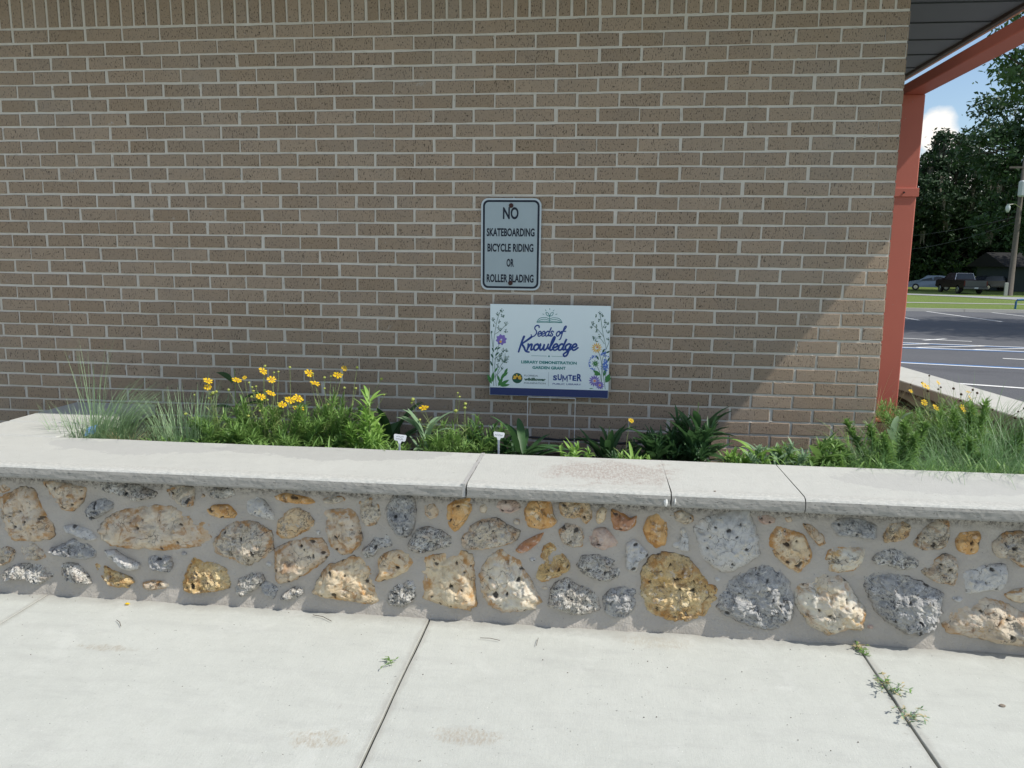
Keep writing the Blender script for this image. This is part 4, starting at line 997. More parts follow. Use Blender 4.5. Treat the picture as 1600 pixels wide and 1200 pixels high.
# right border
sprig([(1445, 1005), (1400, 700), (1440, 560), (1400, 380), (1360, 160)]); sprig([(1410, 420), (1340, 340), (1280, 290)]); sprig([(1420, 500), (1370, 440), (1300, 440)]); sprig([(1440, 560), (1470, 480), (1465, 440)])
sprig([(1400, 1005), (1395, 720), (1345, 560)]); sprig([(1400, 320), (1430, 260)]); sprig([(1415, 1005), (1370, 800), (1320, 720)]); sprig([(1440, 900), (1450, 760), (1430, 590)])
for a in ((1355, 155, 8, 22), (1310, 190, 7, 20), (1385, 188, 7, 20), (1425, 245, 8, 24), (1350, 240, 7, 18), (1280, 280, 8, 24), (1330, 305, 7, 20), (1450, 275, 6, 18), (1270, 320, 6, 16), (1325, 355, 8, 22), (1450, 360, 8, 26), (1365, 410, 9, 26), (1300, 440, 8, 24), (1460, 440, 6, 18), (1420, 310, 6, 16), (1330, 465, 6, 16)): dots(*a)
petals(yel, 1335, 545, 13, 62, 13); disc(pnk, gX(1340), gZ(538), 12*SU, Yp-.0004)
for k in range(60):
    a = pr.uniform(1.3, 5.2); d = pr.uniform(62, 88); disc(blu, gX(1315+d*math.cos(a)*.75), gZ(715+d*math.sin(a)), 5.5*SU, Yp, 6)
petals(grn, 1325, 720, 8, 42, 13, .05)
for k in range(70): disc(blu, gX(1437+pr.gauss(0, 17)), gZ(735+pr.gauss(0, 38)), pr.uniform(5, 9)*SU, Yp-.0002, 6)
for k in range(26): disc(blu, gX(1420+pr.gauss(0, 16)), gZ(610+pr.gauss(0, 18)), pr.uniform(5, 8)*SU, Yp-.0002, 6)
petals(pur, 1320, 915, 13, 68, 17); disc(pnk, gX(1322), gZ(915), 15*SU, Yp-.0006); petals(pur, 1382, 962, 12, 50, 15); disc(pnk, gX(1382), gZ(962), 12*SU, Yp-.0006)
for x, y, L, a, w_ in ((1330, 630, 60, 5.3, 20), (1400, 600, 55, 1.1, 22), (1440, 600, 50, .5, 20), (1390, 850, 105, 2.6, 40), (1370, 850, 60, 2.9, 26), (1445, 930, 110, 1.15, 52), (1440, 930, 90, .7, 34), (1425, 860, 80, 1.4, 28), (1460, 700, 60, 1.2, 18), (1262, 1003, 50, .1, 9)): pleaf(grn if y > 800 else ink, x, y, L, a, w_)
ink.build('printed_stems', P_DGREEN, gs); grn.build('printed_leaves', P_GREEN, gs); pur.build('printed_purple_flowers', P_PURPLE, gs)
blu.build('printed_blue_flowers', P_BLUE, gs); yel.build('printed_yellow_flowers', P_YEL, gs); pnk.build('printed_flower_centres', P_PINK, gs)
wx0, wx1, wz = -1.737, -1.493, gz0-.006
Buf().tube([(wx0, GY-.004, -2.15), (wx0, GY-.004, wz), (wx0+.002, GY-.004, wz+.001), (wx1-.002, GY-.004, wz+.001), (wx1, GY-.004, wz), (wx1, GY-.004, -2.15)], .0019, 6).build('wire_stake', WIRE, gs)

# ------------------------------------------------------------------ plants
def blade(buf, p, az, L, w, elev, droop, n=6, tip=.12, fold=0, taper='grass', roll_=None, m=0):
    """a narrow leaf: starts at elevation elev (rad), bends down by droop over its length"""
    p = Vector(p); V = []; F = []; e = elev; h = Vector((math.cos(az), math.sin(az), 0)); side = Vector((-h.y, h.x, 0))
    if roll_: side = (side*math.cos(roll_)+Vector((0, 0, 1))*math.sin(roll_))
    for i in range(n+1):
        t = i/n
        if taper == 'grass': ww = w*(1-t)**.7+w*.06
        else: ww = w*max(.04, math.sin(math.pi*min(1, (t*.92+.05)))**.8)*(1 if t < .5 else 1)
        up_ = Vector((0, 0, fold*ww))
        if fold: V += [p-side*ww/2+up_, p, p+side*ww/2+up_]
        else: V += [p-side*ww/2, p+side*ww/2]
        e = elev-droop*(t**1.3)
        p = p+(h*math.cos(e)+Vector((0, 0, 1))*math.sin(e))*L/n
    k = 3 if fold else 2
    for i in range(n):
        for q in range(k-1): F.append((i*k+q, i*k+q+1, (i+1)*k+q+1, (i+1)*k+q))
    buf.add(V, F, m)
FL = []
def flower_mesh(seed):
    r = random.Random(seed); V = []; F = []; MI = []
    for k in range(8):
        a = 2*math.pi*k/8+r.uniform(-.08, .08); L = r.uniform(.9, 1.05); d = r.uniform(-.12, .22); w_ = .36
        ca, sa = math.cos(a), math.sin(a)
        def P(u, v, z): return (u*ca-v*sa, u*sa+v*ca, z)
        b0 = len(V)
        V += [P(.18, 0, .02), P(.5*L, -w_*.42, d*.3), P(.5*L, w_*.42, d*.3), P(.9*L, -w_*.62, d*.7), P(.9*L, w_*.62, d*.7), P(.86*L, 0, d*.7+.05), P(.5*L, 0, d*.3+.04), P(L, -w_*.36, d), P(L, w_*.36, d), P(.98*L, 0, d)]
        F += [tuple(b0+i for i in f) for f in ((0, 1, 6), (0, 6, 2), (1, 3, 5, 6), (6, 5, 4, 2), (3, 7, 9, 5), (5, 9, 8, 4))]; MI += [0]*6
    b0 = len(V); V.append((0, 0, .16))
    for R_, z in ((.14, .13), (.25, .03)):
        V += [(R_*math.cos(2*math.pi*k/8), R_*math.sin(2*math.pi*k/8), z+r.uniform(-.02, .02)) for k in range(8)]
    F += [(b0, b0+1+k, b0+1+(k+1) % 8) for k in range(8)]+[(b0+1+k, b0+9+k, b0+9+(k+1) % 8, b0+1+(k+1) % 8) for k in range(8)]; MI += [1]*16
    me = bpy.data.meshes.new('flower'); me.from_pydata(V, [], F); me.materials.append(PETAL); me.materials.append(DISC)
    me.polygons.foreach_set('material_index', MI); me.update(); return me
FL = [flower_mesh(i) for i in range(5)]
def ball_mesh(name, mat, seed):
    r = random.Random(seed); V = [(0, 0, -1)]; F = []
    for j, (z, R_) in enumerate(((-.6, .7), (0, 1), (.5, .8))):
        V += [(R_*math.cos(2*math.pi*k/7)*r.uniform(.85, 1.1), R_*math.sin(2*math.pi*k/7)*r.uniform(.85, 1.1), z) for k in range(7)]
    V.append((0, 0, .85))
    F += [(0, 1+(k+1) % 7, 1+k) for k in range(7)]
    for j in range(2): F += [(1+j*7+k, 1+j*7+(k+1) % 7, 8+j*7+(k+1) % 7, 8+j*7+k) for k in range(7)]
    F += [(15+k, 15+(k+1) % 7, 22) for k in range(7)]
    me = bpy.data.meshes.new(name); me.from_pydata(V, [], F); me.materials.append(mat); me.update(); return me
BUDM = ball_mesh('flower_bud', BUD, 1); SEEDM = ball_mesh('seed_head', SEED, 2)
def soil_at(x, y): return Vector((x, y, soil_z(x, y)))
def stem_to(buf, base, tip, r_=.0014, bow=.05, rr=None, leaves=None):
    rr = rr or RND; base = Vector(base); tip = Vector(tip); mid = base.lerp(tip, .55)+Vector((rr.uniform(-bow, bow)*.5, rr.uniform(-bow, bow)*.4, .02))
    P = [base.lerp(mid, t)*(1-t)+mid.lerp(tip, t)*t for t in [i/6 for i in range(7)]]
    buf.tube(P, [r_*1.2]*3+[r_]*2+[r_*.8]*2, 5, cap=False)
    if leaves is not None:
        for i in (1, 2, 3):
            blade(leaves, P[i], rr.uniform(0, 6.28), rr.uniform(.05, .09), rr.uniform(.005, .009), rr.uniform(.4, 1.1), .6, 4, taper='leaf')
    return P
def head(mesh, name, p, size, parent, rr, face=None):
    o = bpy.data.objects.new(name, mesh)
    n_ = Vector((.35, -.45, .75))+Vector((rr.uniform(-.45, .45), rr.uniform(-.45, .35), rr.uniform(-.3, .3))) if face is None else Vector(face)
    o.rotation_euler = n_.to_track_quat('Z', 'Y').to_euler(); o.scale = (size, size, size)
    link(o, parent, p)
def leafy(buf, c, rad, hgt, n, rr, Lr=(.05, .10), wr=(.006, .012), stems=14, elev=(.3, 1.4), fold=.25):
    """bushy foliage: many upright stems carrying narrow leaves"""
    for _ in range(stems):
        a = rr.uniform(0, 6.28); d = rad*math.sqrt(rr.random()); b0 = soil_at(c[0]+.45*d*math.cos(a), c[1]+.45*d*math.sin(a))
        hh = hgt*rr.uniform(.42, 1.18)*(1-.35*d/rad); tip = Vector((c[0]+d*math.cos(a), c[1]+d*math.sin(a)*.8, b0.z+hh))
        P = stem_to(buf, b0, tip, .0013, .03, rr)
        for k in range(int(n/stems)):
            t = rr.uniform(.12, 1)**.8; i = min(5, int(t*6)); p = P[i].lerp(P[i+1], t*6-i)
            blade(buf, p, rr.uniform(0, 6.28), rr.uniform(*Lr)*(1-.3*t), rr.uniform(*wr), rr.uniform(*elev), rr.uniform(.2, 1.0), 4, taper='leaf', fold=fold)
def grass_clump(buf, c, n, L, rr, w=(.0022, .004), elev=(.9, 1.5), droop=(.3, 1.3), rad=.05, az=None, m=0):
    for _ in range(n):
        a = rr.uniform(0, 6.28); d = rad*math.sqrt(rr.random()); b0 = soil_at(c[0]+d*math.cos(a), c[1]+d*math.sin(a))
        aa = a+rr.gauss(0, .6) if az is None else az+rr.gauss(0, .7)
        blade(buf, b0, aa, rr.uniform(*L), rr.uniform(*w), rr.uniform(*elev), rr.uniform(*droop), 8, m=m)

def coreopsis(idx, c, heads, buds, label, foliage=(.20, .26, 700), mat=L_BUSH, seeds=(), fsize=.0235):
    rr = random.Random(idx*5+2); base = soil_at(*c); t = thing('coreopsis_plant', label, 'flowering plant', base, 'yellow coreopsis plants in the planter')
    fb = Buf(); leafy(fb, c, foliage[0], foliage[1], int(foliage[2]*1.5), rr, (.04, .10), (.0035, .008), 34); fb.build('foliage', mat, t, kind='stuff')
    for k, lst in enumerate((heads, buds, seeds)):
        for p in lst:
            s_ = 1.
            if len(p) == 4: s_ = p[3]
            p = Vector(p[:3]); sb = Buf(); b0 = soil_at(c[0]+rr.uniform(-.08, .08), c[1]+rr.uniform(-.06, .06)); b0 = b0.lerp(Vector((p.x, b0.y, b0.z)), .35)
            stem_to(sb, b0, p-Vector((0, 0, .004)), .0012, .04, rr, sb); sb.build('flower_stem', STEM, t)
            if k == 0: head(FL[rr.randrange(5)], 'flower', p, fsize*s_*rr.uniform(.92, 1.12), t, rr)
            elif k == 1: head(BUDM, 'flower_bud', p, .0062*s_*rr.uniform(.8, 1.3), t, rr)
            else: head(SEEDM, 'seed_head', p, .0065*rr.uniform(.8, 1.3), t, rr)
    return t
# left coreopsis, flowers where the photograph has them
coreopsis(1, (-2.88, -.50), [(-3.1208,-0.4200,-1.7466), (-2.9697,-0.4600,-1.6931), (-2.9024,-0.5200,-1.7222), (-2.8949,-0.5500,-1.7823), (-2.9302,-0.5800,-1.7948), (-2.8238,-0.5000,-1.8208), (-2.7988,-0.4600,-1.8194), (-2.8353,-0.5600,-1.8331), (-2.7643,-0.5500,-1.8494), (-3.0623,-0.4600,-1.7265)+(.5,)],
    [(-2.9668,-0.4400,-1.6711), (-2.8512,-0.4200,-1.6769), (-2.8924,-0.4600,-1.6941), (-2.9103,-0.4700,-1.6962), (-3.0073,-0.5000,-1.7650), (-3.0221,-0.5000,-1.7439), (-3.0017,-0.5000,-1.7832), (-2.9882,-0.5000,-1.7613), (-3.1354,-0.4800,-1.7843), (-2.9447,-0.5000,-1.7785), (-2.9339,-0.5000,-1.8242), (-3.0031,-0.5200,-1.8075)+(1.4,), (-2.8841,-0.5000,-1.8381), (-2.9851,-0.6000,-1.8832)+(1.3,), (-2.9284,-0.6000,-1.8572)],
    'largest clump of yellow coreopsis, left of the small white plant marker, with ten open flowers', (.30, .29, 1700))
coreopsis(2, (-2.64, -.45), [(-2.7644,-0.4000,-1.7053), (-2.7221,-0.4400,-1.7478), (-2.6232,-0.4000,-1.7108), (-2.5960,-0.3800,-1.6806)+(.75,)],
    [(-2.5325,-0.3800,-1.6740)+(1.5,), (-2.6886,-0.4000,-1.7250)+(1.4,), (-2.6567,-0.4000,-1.7179), (-2.7454,-0.4000,-1.7079), (-2.4194,-0.3600,-1.7298)+(1.2,), (-2.6828,-0.4200,-1.7746), (-2.5346,-0.4000,-1.7735), (-2.5848,-0.4200,-1.7686), (-2.3967,-0.4000,-1.8005), (-2.6583,-0.4500,-1.8463)],
    'yellow coreopsis with four flowers high against the bricks, right of the largest clump', (.26, .31, 1300))
coreopsis(3, (-3.12, -.50), [(-3.2270,-0.5000,-1.7405)+(.85,), (-3.2302,-0.5000,-1.7715)+(.85,)], [(-3.2029,-0.5000,-1.7985)+(1.3,), (-3.2130,-0.5000,-1.8081), (-3.3190,-0.5500,-1.8950)+(1.2,), (-3.2966,-0.5000,-1.8106), (-3.2234,-0.5000,-1.8239), (-3.1865,-0.5000,-1.7918)],
    'small coreopsis with two stacked yellow flowers beside the bunch grass on the left', (.24, .20, 1000), L_BUSH)
coreopsis(4, (-2.02, -.48), [(-2.1925,-0.4500,-1.8468)], [(-2.2467,-0.4400,-1.8105)+(1.5,), (-2.2530,-0.4400,-1.8260)+(1.4,), (-1.9894,-0.4800,-1.8165)+(1.5,), (-1.9924,-0.4800,-1.8347)+(1.5,), (-2.0308,-0.5000,-1.8472)+(1.6,), (-2.0291,-0.4600,-1.7700), (-2.0200,-0.4600,-1.7879), (-2.1997,-0.5000,-1.8951)],
    'low coreopsis with one round yellow flower, right of the white plant marker with two lines', (.22, .23, 800), L_BUSH)
coreopsis(5, (-1.23, -.40), [(-1.2225,-0.3600,-1.8936)+(.6,)], [], 'tiny yellow flower on a single stem right of the wire sign stake', (.10, .08, 140), L_DARK)
coreopsis(6, (.42, .30), [(0.3927,0.4200,-1.8071), (0.4910,0.5000,-1.7991)+(.6,), (0.3248,0.2500,-1.8704)+(.75,), (0.3634,0.2000,-1.8871)+(.8,), (0.4987,0.2000,-1.8895)+(1.1,), (0.5407,0.2000,-1.9032)+(1.0,), (0.5969,0.3500,-1.8558)+(.75,), (0.6070,0.4000,-1.8309)+(.55,), (0.3111,0.4000,-1.8345)+(.5,)],
    [], 'coreopsis with dark seed heads and yellow flowers right of the red column', (.34, .30, 1500), L_BUSH,
    seeds=[(0.4404,0.5000,-1.7612), (0.3867,0.4500,-1.7943), (0.3276,0.4500,-1.8067), (0.4640,0.4000,-1.8089), (0.4518,0.4000,-1.8198), (0.4002,0.4000,-1.8318), (0.5522,0.4500,-1.8215), (0.5723,0.4000,-1.8442), (0.6286,0.4000,-1.8181), (0.6531,0.4000,-1.8348), (0.5498,0.3500,-1.8711), (0.6420,0.2000,-1.8882), (0.7665,0.2000,-1.8942), (0.7547,0.2000,-1.9280), (0.7924,0.2000,-1.8766), (0.7858,0.2000,-1.9303)])

# bunch grasses
def bunch(idx, specs, label, cat='ornamental grass', name='bunch_grass', group='bunch grasses in the planter'):
    rr = random.Random(100+idx); c = specs[0][0]; t = thing(name, label, cat, soil_at(*c), group); bf = Buf()
    mats = []
    for (cc, n_, L, kw, mat) in specs:
        if mat not in mats: mats.append(mat)
        grass_clump(bf, cc, n_, L, rr, m=mats.index(mat), **kw)
    bf.build('grass_blades', None, t, mats=mats, kind='stuff'); return t
bunch(1, [((-3.76, -.72), 110, (.08, .20), dict(elev=(.9, 1.5), droop=(.3, 1.2), rad=.06, w=(.003, .0045)), L_GRASS), ((-3.80, -.62), 170, (.10, .30), dict(elev=(1.1, 1.5), droop=(.1, .9), rad=.10, w=(.003, .005)), L_GRASS), ((-3.76, -.60), 24, (.36, .60), dict(elev=(1.35, 1.56), droop=(.05, .5), rad=.04), L_GRASS)],
    'leftmost bunch grass, with the tallest thin blades rising against the bricks')
bunch(2, [((-3.70, -.58), 260, (.22, .50), dict(elev=(1.0, 1.4), droop=(.5, 1.6), rad=.08, az=.35, w=(.003, .0048)), L_GRASS), ((-3.62, -.6), 170, (.15, .38), dict(elev=(.7, 1.3), droop=(.7, 1.8), rad=.08), L_GRASS)],
    'large grey green bunch grass leaning right over a blue plant marker')
bunch(3, [((-3.55, -.66), 130, (.08, .20), dict(elev=(.6, 1.5), droop=(.4, 1.8), rad=.07, w=(.002, .0035)), L_DRY), ((-3.44, -.64), 130, (.06, .15), dict(elev=(.1, 1.0), droop=(.2, 1.2), rad=.09, w=(.002, .0035)), L_DRY), ((-3.5, -.62), 40, (.1, .22), dict(elev=(.9, 1.5), droop=(.4, 1.4), rad=.06), L_GRASS)],
    'short half dead bunch grass, straw coloured, between two green ones')
bunch(4, [((-3.32, -.56), 280, (.15, .38), dict(elev=(1.1, 1.55), droop=(.1, 1.0), rad=.13, w=(.003, .0045)), L_GRASS), ((-3.27, -.5), 40, (.30, .48), dict(elev=(1.0, 1.5), droop=(.1, .7), rad=.08, az=.4), L_GRASS), ((-3.34, -.6), 60, (.12, .3), dict(elev=(.6, 1.2), droop=(.8, 1.9), rad=.08), L_GRASSB)],
    'upright bunch grass just left of the first yellow flowers')
bunch(5, [((.16, -.48), 1500, (.18, .48), dict(elev=(.3, 1.4), droop=(.9, 2.6), rad=.30, w=(.0014, .0026)), L_GRASSB), ((.34, -.45), 600, (.2, .46), dict(elev=(.3, 1.4), droop=(.9, 2.4), rad=.30, w=(.0014, .0024)), L_GRASS)],
    'big mound of arching fine green grass at the right edge of the bed')
bunch(6, [((.62, .22), 700, (.24, .46), dict(elev=(.5, 1.5), droop=(.6, 2.0), rad=.26, w=(.002, .0032)), L_GRASSB), ((.55, -.18), 900, (.22, .52), dict(elev=(.3, 1.4), droop=(.8, 2.4), rad=.28, w=(.0014, .0026)), L_GRASSB), ((.6, -.2), 160, (.22, .46), dict(elev=(.9, 1.5), droop=(.5, 1.6), rad=.24), L_GRASS)],
    'fine grass mound farther back beside the far coping at the right')
bunch(7, [((-.20, -.58), 420, (.1, .32), dict(w=(.0014, .0026), elev=(.5, 1.4), droop=(.8, 2.2), rad=.16), L_GRASSB), ((-.17, -.58), 130, (.12, .32), dict(elev=(.8, 1.4), droop=(.8, 2.2), rad=.16), L_BUSH)],
    'grass tuft hanging to the coping below the red column')
bunch(8, [((-.34, -.55), 60, (.06, .2), dict(elev=(.5, 1.4), droop=(.5, 1.9), rad=.14), L_GRASSB), ((-.12, -.45), 34, (.22, .40), dict(elev=(.8, 1.3), droop=(.9, 1.8), rad=.06, az=2.9), L_GREY)],
    'thin arching grass blades in front of the sunlit corner bricks', name='bunch_grass')
bunch(9, [((-.13, -.14), 26, (.2, .34), dict(elev=(1.1, 1.5), droop=(.2, 1.7), rad=.06, w=(.006, .010)), L_BRIGHT), ((.10, .3), 20, (.25, .5), dict(elev=(1.1, 1.45), droop=(.3, 1.2), rad=.08, az=.4, w=(.002, .003)), L_DRY)],
    'wide bright green blades curling over at the foot of the red column')

# leafy plants with leaves one can tell apart
def leafplant(idx, c, leaves, label, mat, cat='leafy plant', name='leafy_plant', stem=None, extra=None, group='leafy plants in the planter'):
    """leaves: (n, Lmin, Lmax, wmin, wmax, elevmin, elevmax, zmax) each one a leaf object"""
    rr = random.Random(200+idx); base = soil_at(*c); t = thing(name, label, cat, base, group)
    if stem:
        sb = Buf(); sb.tube([base, base+Vector((rr.uniform(-.01, .01), 0, stem*.5)), base+Vector((rr.uniform(-.02, .02), 0, stem))], [.004, .0035, .002], 6); sb.build('stem', STEM, t)
    for (n_, l0, l1, w0, w1, e0, e1, zm) in leaves:
        for k in range(n_):
            b_ = Buf(); a = rr.uniform(0, 6.283); zz = rr.uniform(0, zm)
            blade(b_, base+Vector((rr.uniform(-.02, .02), rr.uniform(-.02, .02), zz)), a, rr.uniform(l0, l1), rr.uniform(w0, w1), rr.uniform(e0, e1), rr.uniform(.3, 1.1), 7, taper='leaf', fold=.22)
            b_.build('leaf', mat, t, smooth=True)
    if extra:
        fb = Buf(); leafy(fb, c, *extra[:3], rr, *(extra[3:] or ())); fb.build('foliage', mat, t, kind='stuff')
    return t
leafplant(1, (-3.27, -.12), [(10, .11, .16, .035, .05, .1, .8, .36)], 'dark broad leaved stem standing against the wall behind the first yellow flowers', L_DARK, stem=.42)
leafplant(2, (-2.42, -.58), [(34, .08, .13, .012, .020, .5, 1.2, .30), (10, .08, .13, .016, .026, .1, .7, .02)], 'upright pale green plant with narrow leaves just left of the white plant marker', L_BRIGHT, stem=.36, extra=(.12, .27, 420, (.05, .09), (.007, .013)))
leafplant(3, (-2.42, -.20), [(12, .20, .30, .04, .06, .6, 1.3, .08)], 'dark broad leaved clump behind the white plant marker with two lines', L_DARK)
leafplant(4, (-2.17, -.52), [(15, .13, .20, .018, .028, .4, 1.2, .15)], 'light green arching leaves under the single round yellow flower', L_GREY)
leafplant(5, (-1.90, -.42), [(18, .13, .21, .018, .03, .4, 1.3, .07)], 'dark narrow leaved clump left of the one line plant marker', L_DARK, extra=(.16, .17, 360, (.04, .08), (.008, .016)))
leafplant(6, (-1.73, -.38), [(20, .14, .25, .03, .045, .3, 1.2, .08)], 'dark fan of broad leaves directly right of the one line plant marker', L_DARK)
leafplant(7, (-1.48, -.62), [(18, .07, .11, .012, .018, .3, 1.3, .09)], 'small bright green sprout at the coping edge below the wire sign stake', L_BRIGHT, extra=(.08, .14, 220, (.03, .055), (.007, .011)))
leafplant(8, (-1.33, -.28), [(14, .14, .24, .028, .04, .5, 1.3, .08), (2, .10, .12, .03, .04, 1.3, 1.5, .16)], 'dark leaves with one standing upright below the tiny yellow flower', L_DARK, stem=.2)
leafplant(9, (-1.22, -.62), [(14, .09, .17, .012, .019, .5, 1.3, .06)], 'light green narrow leaves at the coping right of the small bright sprout', L_BRIGHT, extra=(.09, .12, 160, (.03, .06), (.006, .010)))
leafplant(10, (-1.10, -.34), [(18, .14, .22, .03, .045, .3, 1.3, .10)], 'dark shaded broad leaves behind the light narrow ones near the coping stain', L_DARK, extra=(.16, .2, 320, (.06, .12), (.008, .014)))
leafplant(11, (-.92, -.32), [(24, .17, .27, .03, .045, .5, 1.4, .14), (10, .10, .15, .03, .04, .9, 1.5, .26)], 'largest dark leafy plant, in shade where the sunlit bricks begin', L_DARK, stem=.34, extra=(.22, .28, 420, (.07, .13), (.010, .018)))
leafplant(12, (-.70, -.58), [(9, .10, .17, .026, .038, .8, 1.45, .12), (7, .08, .12, .016, .026, .4, 1.2, .06)], 'bright sunlit leaves standing up right of the largest dark plant', L_BRIGHT, extra=(.13, .15, 260, (.04, .08), (.007, .013)))
leafplant(13, (-.60, -.58), [(14, .12, .22, .016, .026, .3, 1.1, .10)], 'low grey green arching leaves in front of the sunlit bricks', L_GREY, extra=(.20, .16, 900, (.03, .07), (.005, .010)))
leafplant(14, (-.42, -.52), [(11, .11, .17, .03, .045, .5, 1.3, .14)], 'broad toothed green leaves in front of the sunlit bricks, left of the grass tuft', L_BUSH, extra=(.18, .18, 900, (.03, .07), (.006, .011)))
leafplant(15, (.12, .02), [(12, .10, .15, .03, .045, .8, 1.5, .2)], 'pale broad leaves rising beside the red column', L_GREY, stem=.3)
leafplant(16, (-.04, -.36), [(8, .1, .16, .02, .03, .6, 1.3, .14)], 'bushy bright green mound in front of the red column', L_BUSH, extra=(.30, .30, 4600, (.025, .06), (.005, .010)), name='leafy_bush', cat='bush')
leafplant(17, (.45, -.05), [(8, .1, .15, .02, .03, .6, 1.3, .12)], 'green bush behind the arching grass mound at the right', L_BUSH, extra=(.36, .34, 3600, (.03, .08), (.005, .011)), name='leafy_bush', cat='bush')
# low weeds and litter over the soil
lt = Buf(); rr = random.Random(77)
for _ in range(1400):
    x = rr.uniform(-3.78, .8); y = rr.uniform(-.8, -.02); blade(lt, soil_at(x, y)+Vector((0, 0, .002)), rr.uniform(0, 6.28), rr.uniform(.02, .08), rr.uniform(.002, .005), rr.uniform(-.1, .5), .3, 3)
o = lt.build('dry_litter', L_DRY, kind='stuff'); tag(o, 'dry straw litter scattered on the planter soil', 'litter')
gc = Buf()
for _ in range(2600):
    x = rr.uniform(-3.4, -2.25) if rr.random() < .5 else rr.uniform(-.8, .8); y = rr.uniform(-.79, -.3)
    blade(gc, soil_at(x, y)+Vector((0, 0, rr.uniform(0, .07))), rr.uniform(0, 6.28), rr.uniform(.04, .10), rr.uniform(.006, .012), rr.uniform(.2, 1.2), rr.uniform(.3, 1), 4, taper='leaf', fold=.2)
o = gc.build('ground_cover', L_BUSH, kind='stuff'); tag(o, 'low green leaves covering the soil along the coping', 'ground cover')
# drip hose
P = [(x, -.05-.02*math.sin(x*9), -2.070+.006*math.sin(x*21)) for x in np.linspace(-2.3, -.8, 40)]
o = Buf().tube(P, .006, 6).build('drip_hose', simple('hose_black', (.02, .02, .022), .5)); tag(o, 'thin black drip hose on the soil against the wall', 'hose')

# plant markers
def marker(c, w_, h_, label, mat, lines, zt, lean=0):
    base = soil_at(c[0], c[1]); t = thing('plant_marker', label, 'plant marker', base, 'T shaped plant markers in the bed')
    x, y = c; z1 = zt; z0 = zt-h_
    P = [(x-w_/2, z1-.004), (x-w_/2+.004, z1), (x+w_/2-.004, z1), (x+w_/2, z1-.004), (x+w_/2-.003, z0+.004), (x+w_/2-.008, z0), (x+.010, z0), (x+.005, z0-.010), (x+.002, -2.13), (x-.002, -2.13), (x-.005, z0-.010), (x-.010, z0), (x-w_/2+.008, z0), (x-w_/2+.003, z0+.004)]
    lean_ = lambda v: (v[0], v[1]+(v[2]-z0)*.45+(v[0]-x)*-.35, v[2])
    pb = Buf().prism(P, 1, y-.0008, y+.0008); pb.V = [lean_(v) if v[2] > z0-.02 else v for v in pb.V]; pb.build('marker_plate', mat, t)
    ib = Buf(); rr = random.Random(int(x*100))
    for li, (n_, sc, off) in enumerate(lines):
        zz = z1-h_*off; xx = x-w_*sc/2; Q = []
        while xx < x+w_*sc/2: Q.append((xx, zz+rr.uniform(-.0035, .0035))); xx += rr.uniform(.0014, .003)
        ribbon(ib, Q, .0012, y-.0018)
    ib.V = [lean_(v) for v in ib.V]; ib.build('handwriting', INK, t)
p = (-2.2340,-0.7400,-1.9210); marker((p[0], -.74), .062, .026, 'white plant marker with two handwritten lines, right of the upright pale green plant', TAGW, [(1, .55, .30), (1, .6, .68)], p[2]+.006)
p = (-1.8090,-0.6600,-1.9093); marker((p[0], -.66), .052, .022, 'white plant marker with one handwritten line, below the left corner of the garden sign', TAGW, [(1, .7, .5)], p[2]+.003)
# blue marker lying tilted in the left grass
t = thing('plant_marker', 'small pale blue plant marker tilted among the left bunch grass', 'plant marker', (-3.7524,-0.6400,-1.9744), 'T shaped plant markers in the bed')
p0 = Vector((-3.7656,-0.6600,-1.9919)); p1 = Vector((-3.7141,-0.6600,-1.9473))
b_ = Buf().add([(p0.x-.0, -.66, p0.z-.004), (p1.x, -.655, p0.z+.012), (p1.x+.003, -.63, p1.z+.006), (p0.x+.002, -.635, p1.z-.010), (p0.x, -.6585, p0.z-.004), (p1.x, -.6535, p0.z+.012), (p1.x+.003, -.6285, p1.z+.006), (p0.x+.002, -.6335, p1.z-.010)], [(0, 1, 2, 3), (7, 6, 5, 4), (0, 4, 5, 1), (1, 5, 6, 2), (2, 6, 7, 3), (3, 7, 4, 0)])
b_.build('marker_plate', simple('marker_faded_blue', (.16, .30, .52), .5), t)
ib = Buf(); Q = [(p0.x+.006+i*.0028, (p0.z+p1.z)/2+.001+i*.0009+RND.uniform(-.003, .003)) for i in range(13)]; ribbon(ib, Q, .0012, -.664); ib.build('handwriting', P_NAVY, t)

# ------------------------------------------------------------------ small things on the pavement
def weed(c, n_, L, label, mats_, seed, az=None):
    rr = random.Random(seed); t = thing('pavement_weed', label, 'weed', (c[0], c[1], -2.53)); bf = Buf()
    for _ in range(n_):
        a = rr.uniform(0, 6.28); q = Vector((c[0]+rr.gauss(0, .012), c[1]+rr.gauss(0, .018), -2.538)); P = [q, q+Vector((math.cos(a)*L*.5, math.sin(a)*L*.5, L*.35)), q+Vector((math.cos(a)*L, math.sin(a)*L, L*.3))]
        bf.tube(P, .0008, 4, cap=False)
        for k in range(7):
            t_ = rr.random(); pp = P[0].lerp(P[1], t_*2) if t_ < .5 else P[1].lerp(P[2], t_*2-1)
            blade(bf, pp, rr.uniform(0, 6.28), rr.uniform(.008, .016), rr.uniform(.004, .008), rr.uniform(0, .9), .4, 3, taper='leaf', m=rr.randrange(len(mats_)))
    bf.build('weed_leaves', None, t, mats=mats_, kind='stuff')
c = (-0.4086,-1.4789,-2.5400); weed(c, 14, .055, 'larger weed growing in the right pavement joint', [L_GREY, L_BUSH, L_DRY], 1)
c = (-0.4102,-1.6389,-2.5400); weed(c, 9, .05, 'reddish weed in the right pavement joint, lowest of the three', [L_GREY, L_DRY], 2)
c = (-0.4092,-1.2098,-2.5400); weed(c, 6, .035, 'small weed where the right pavement joint meets the stone wall', [L_DRY, L_BUSH], 3)
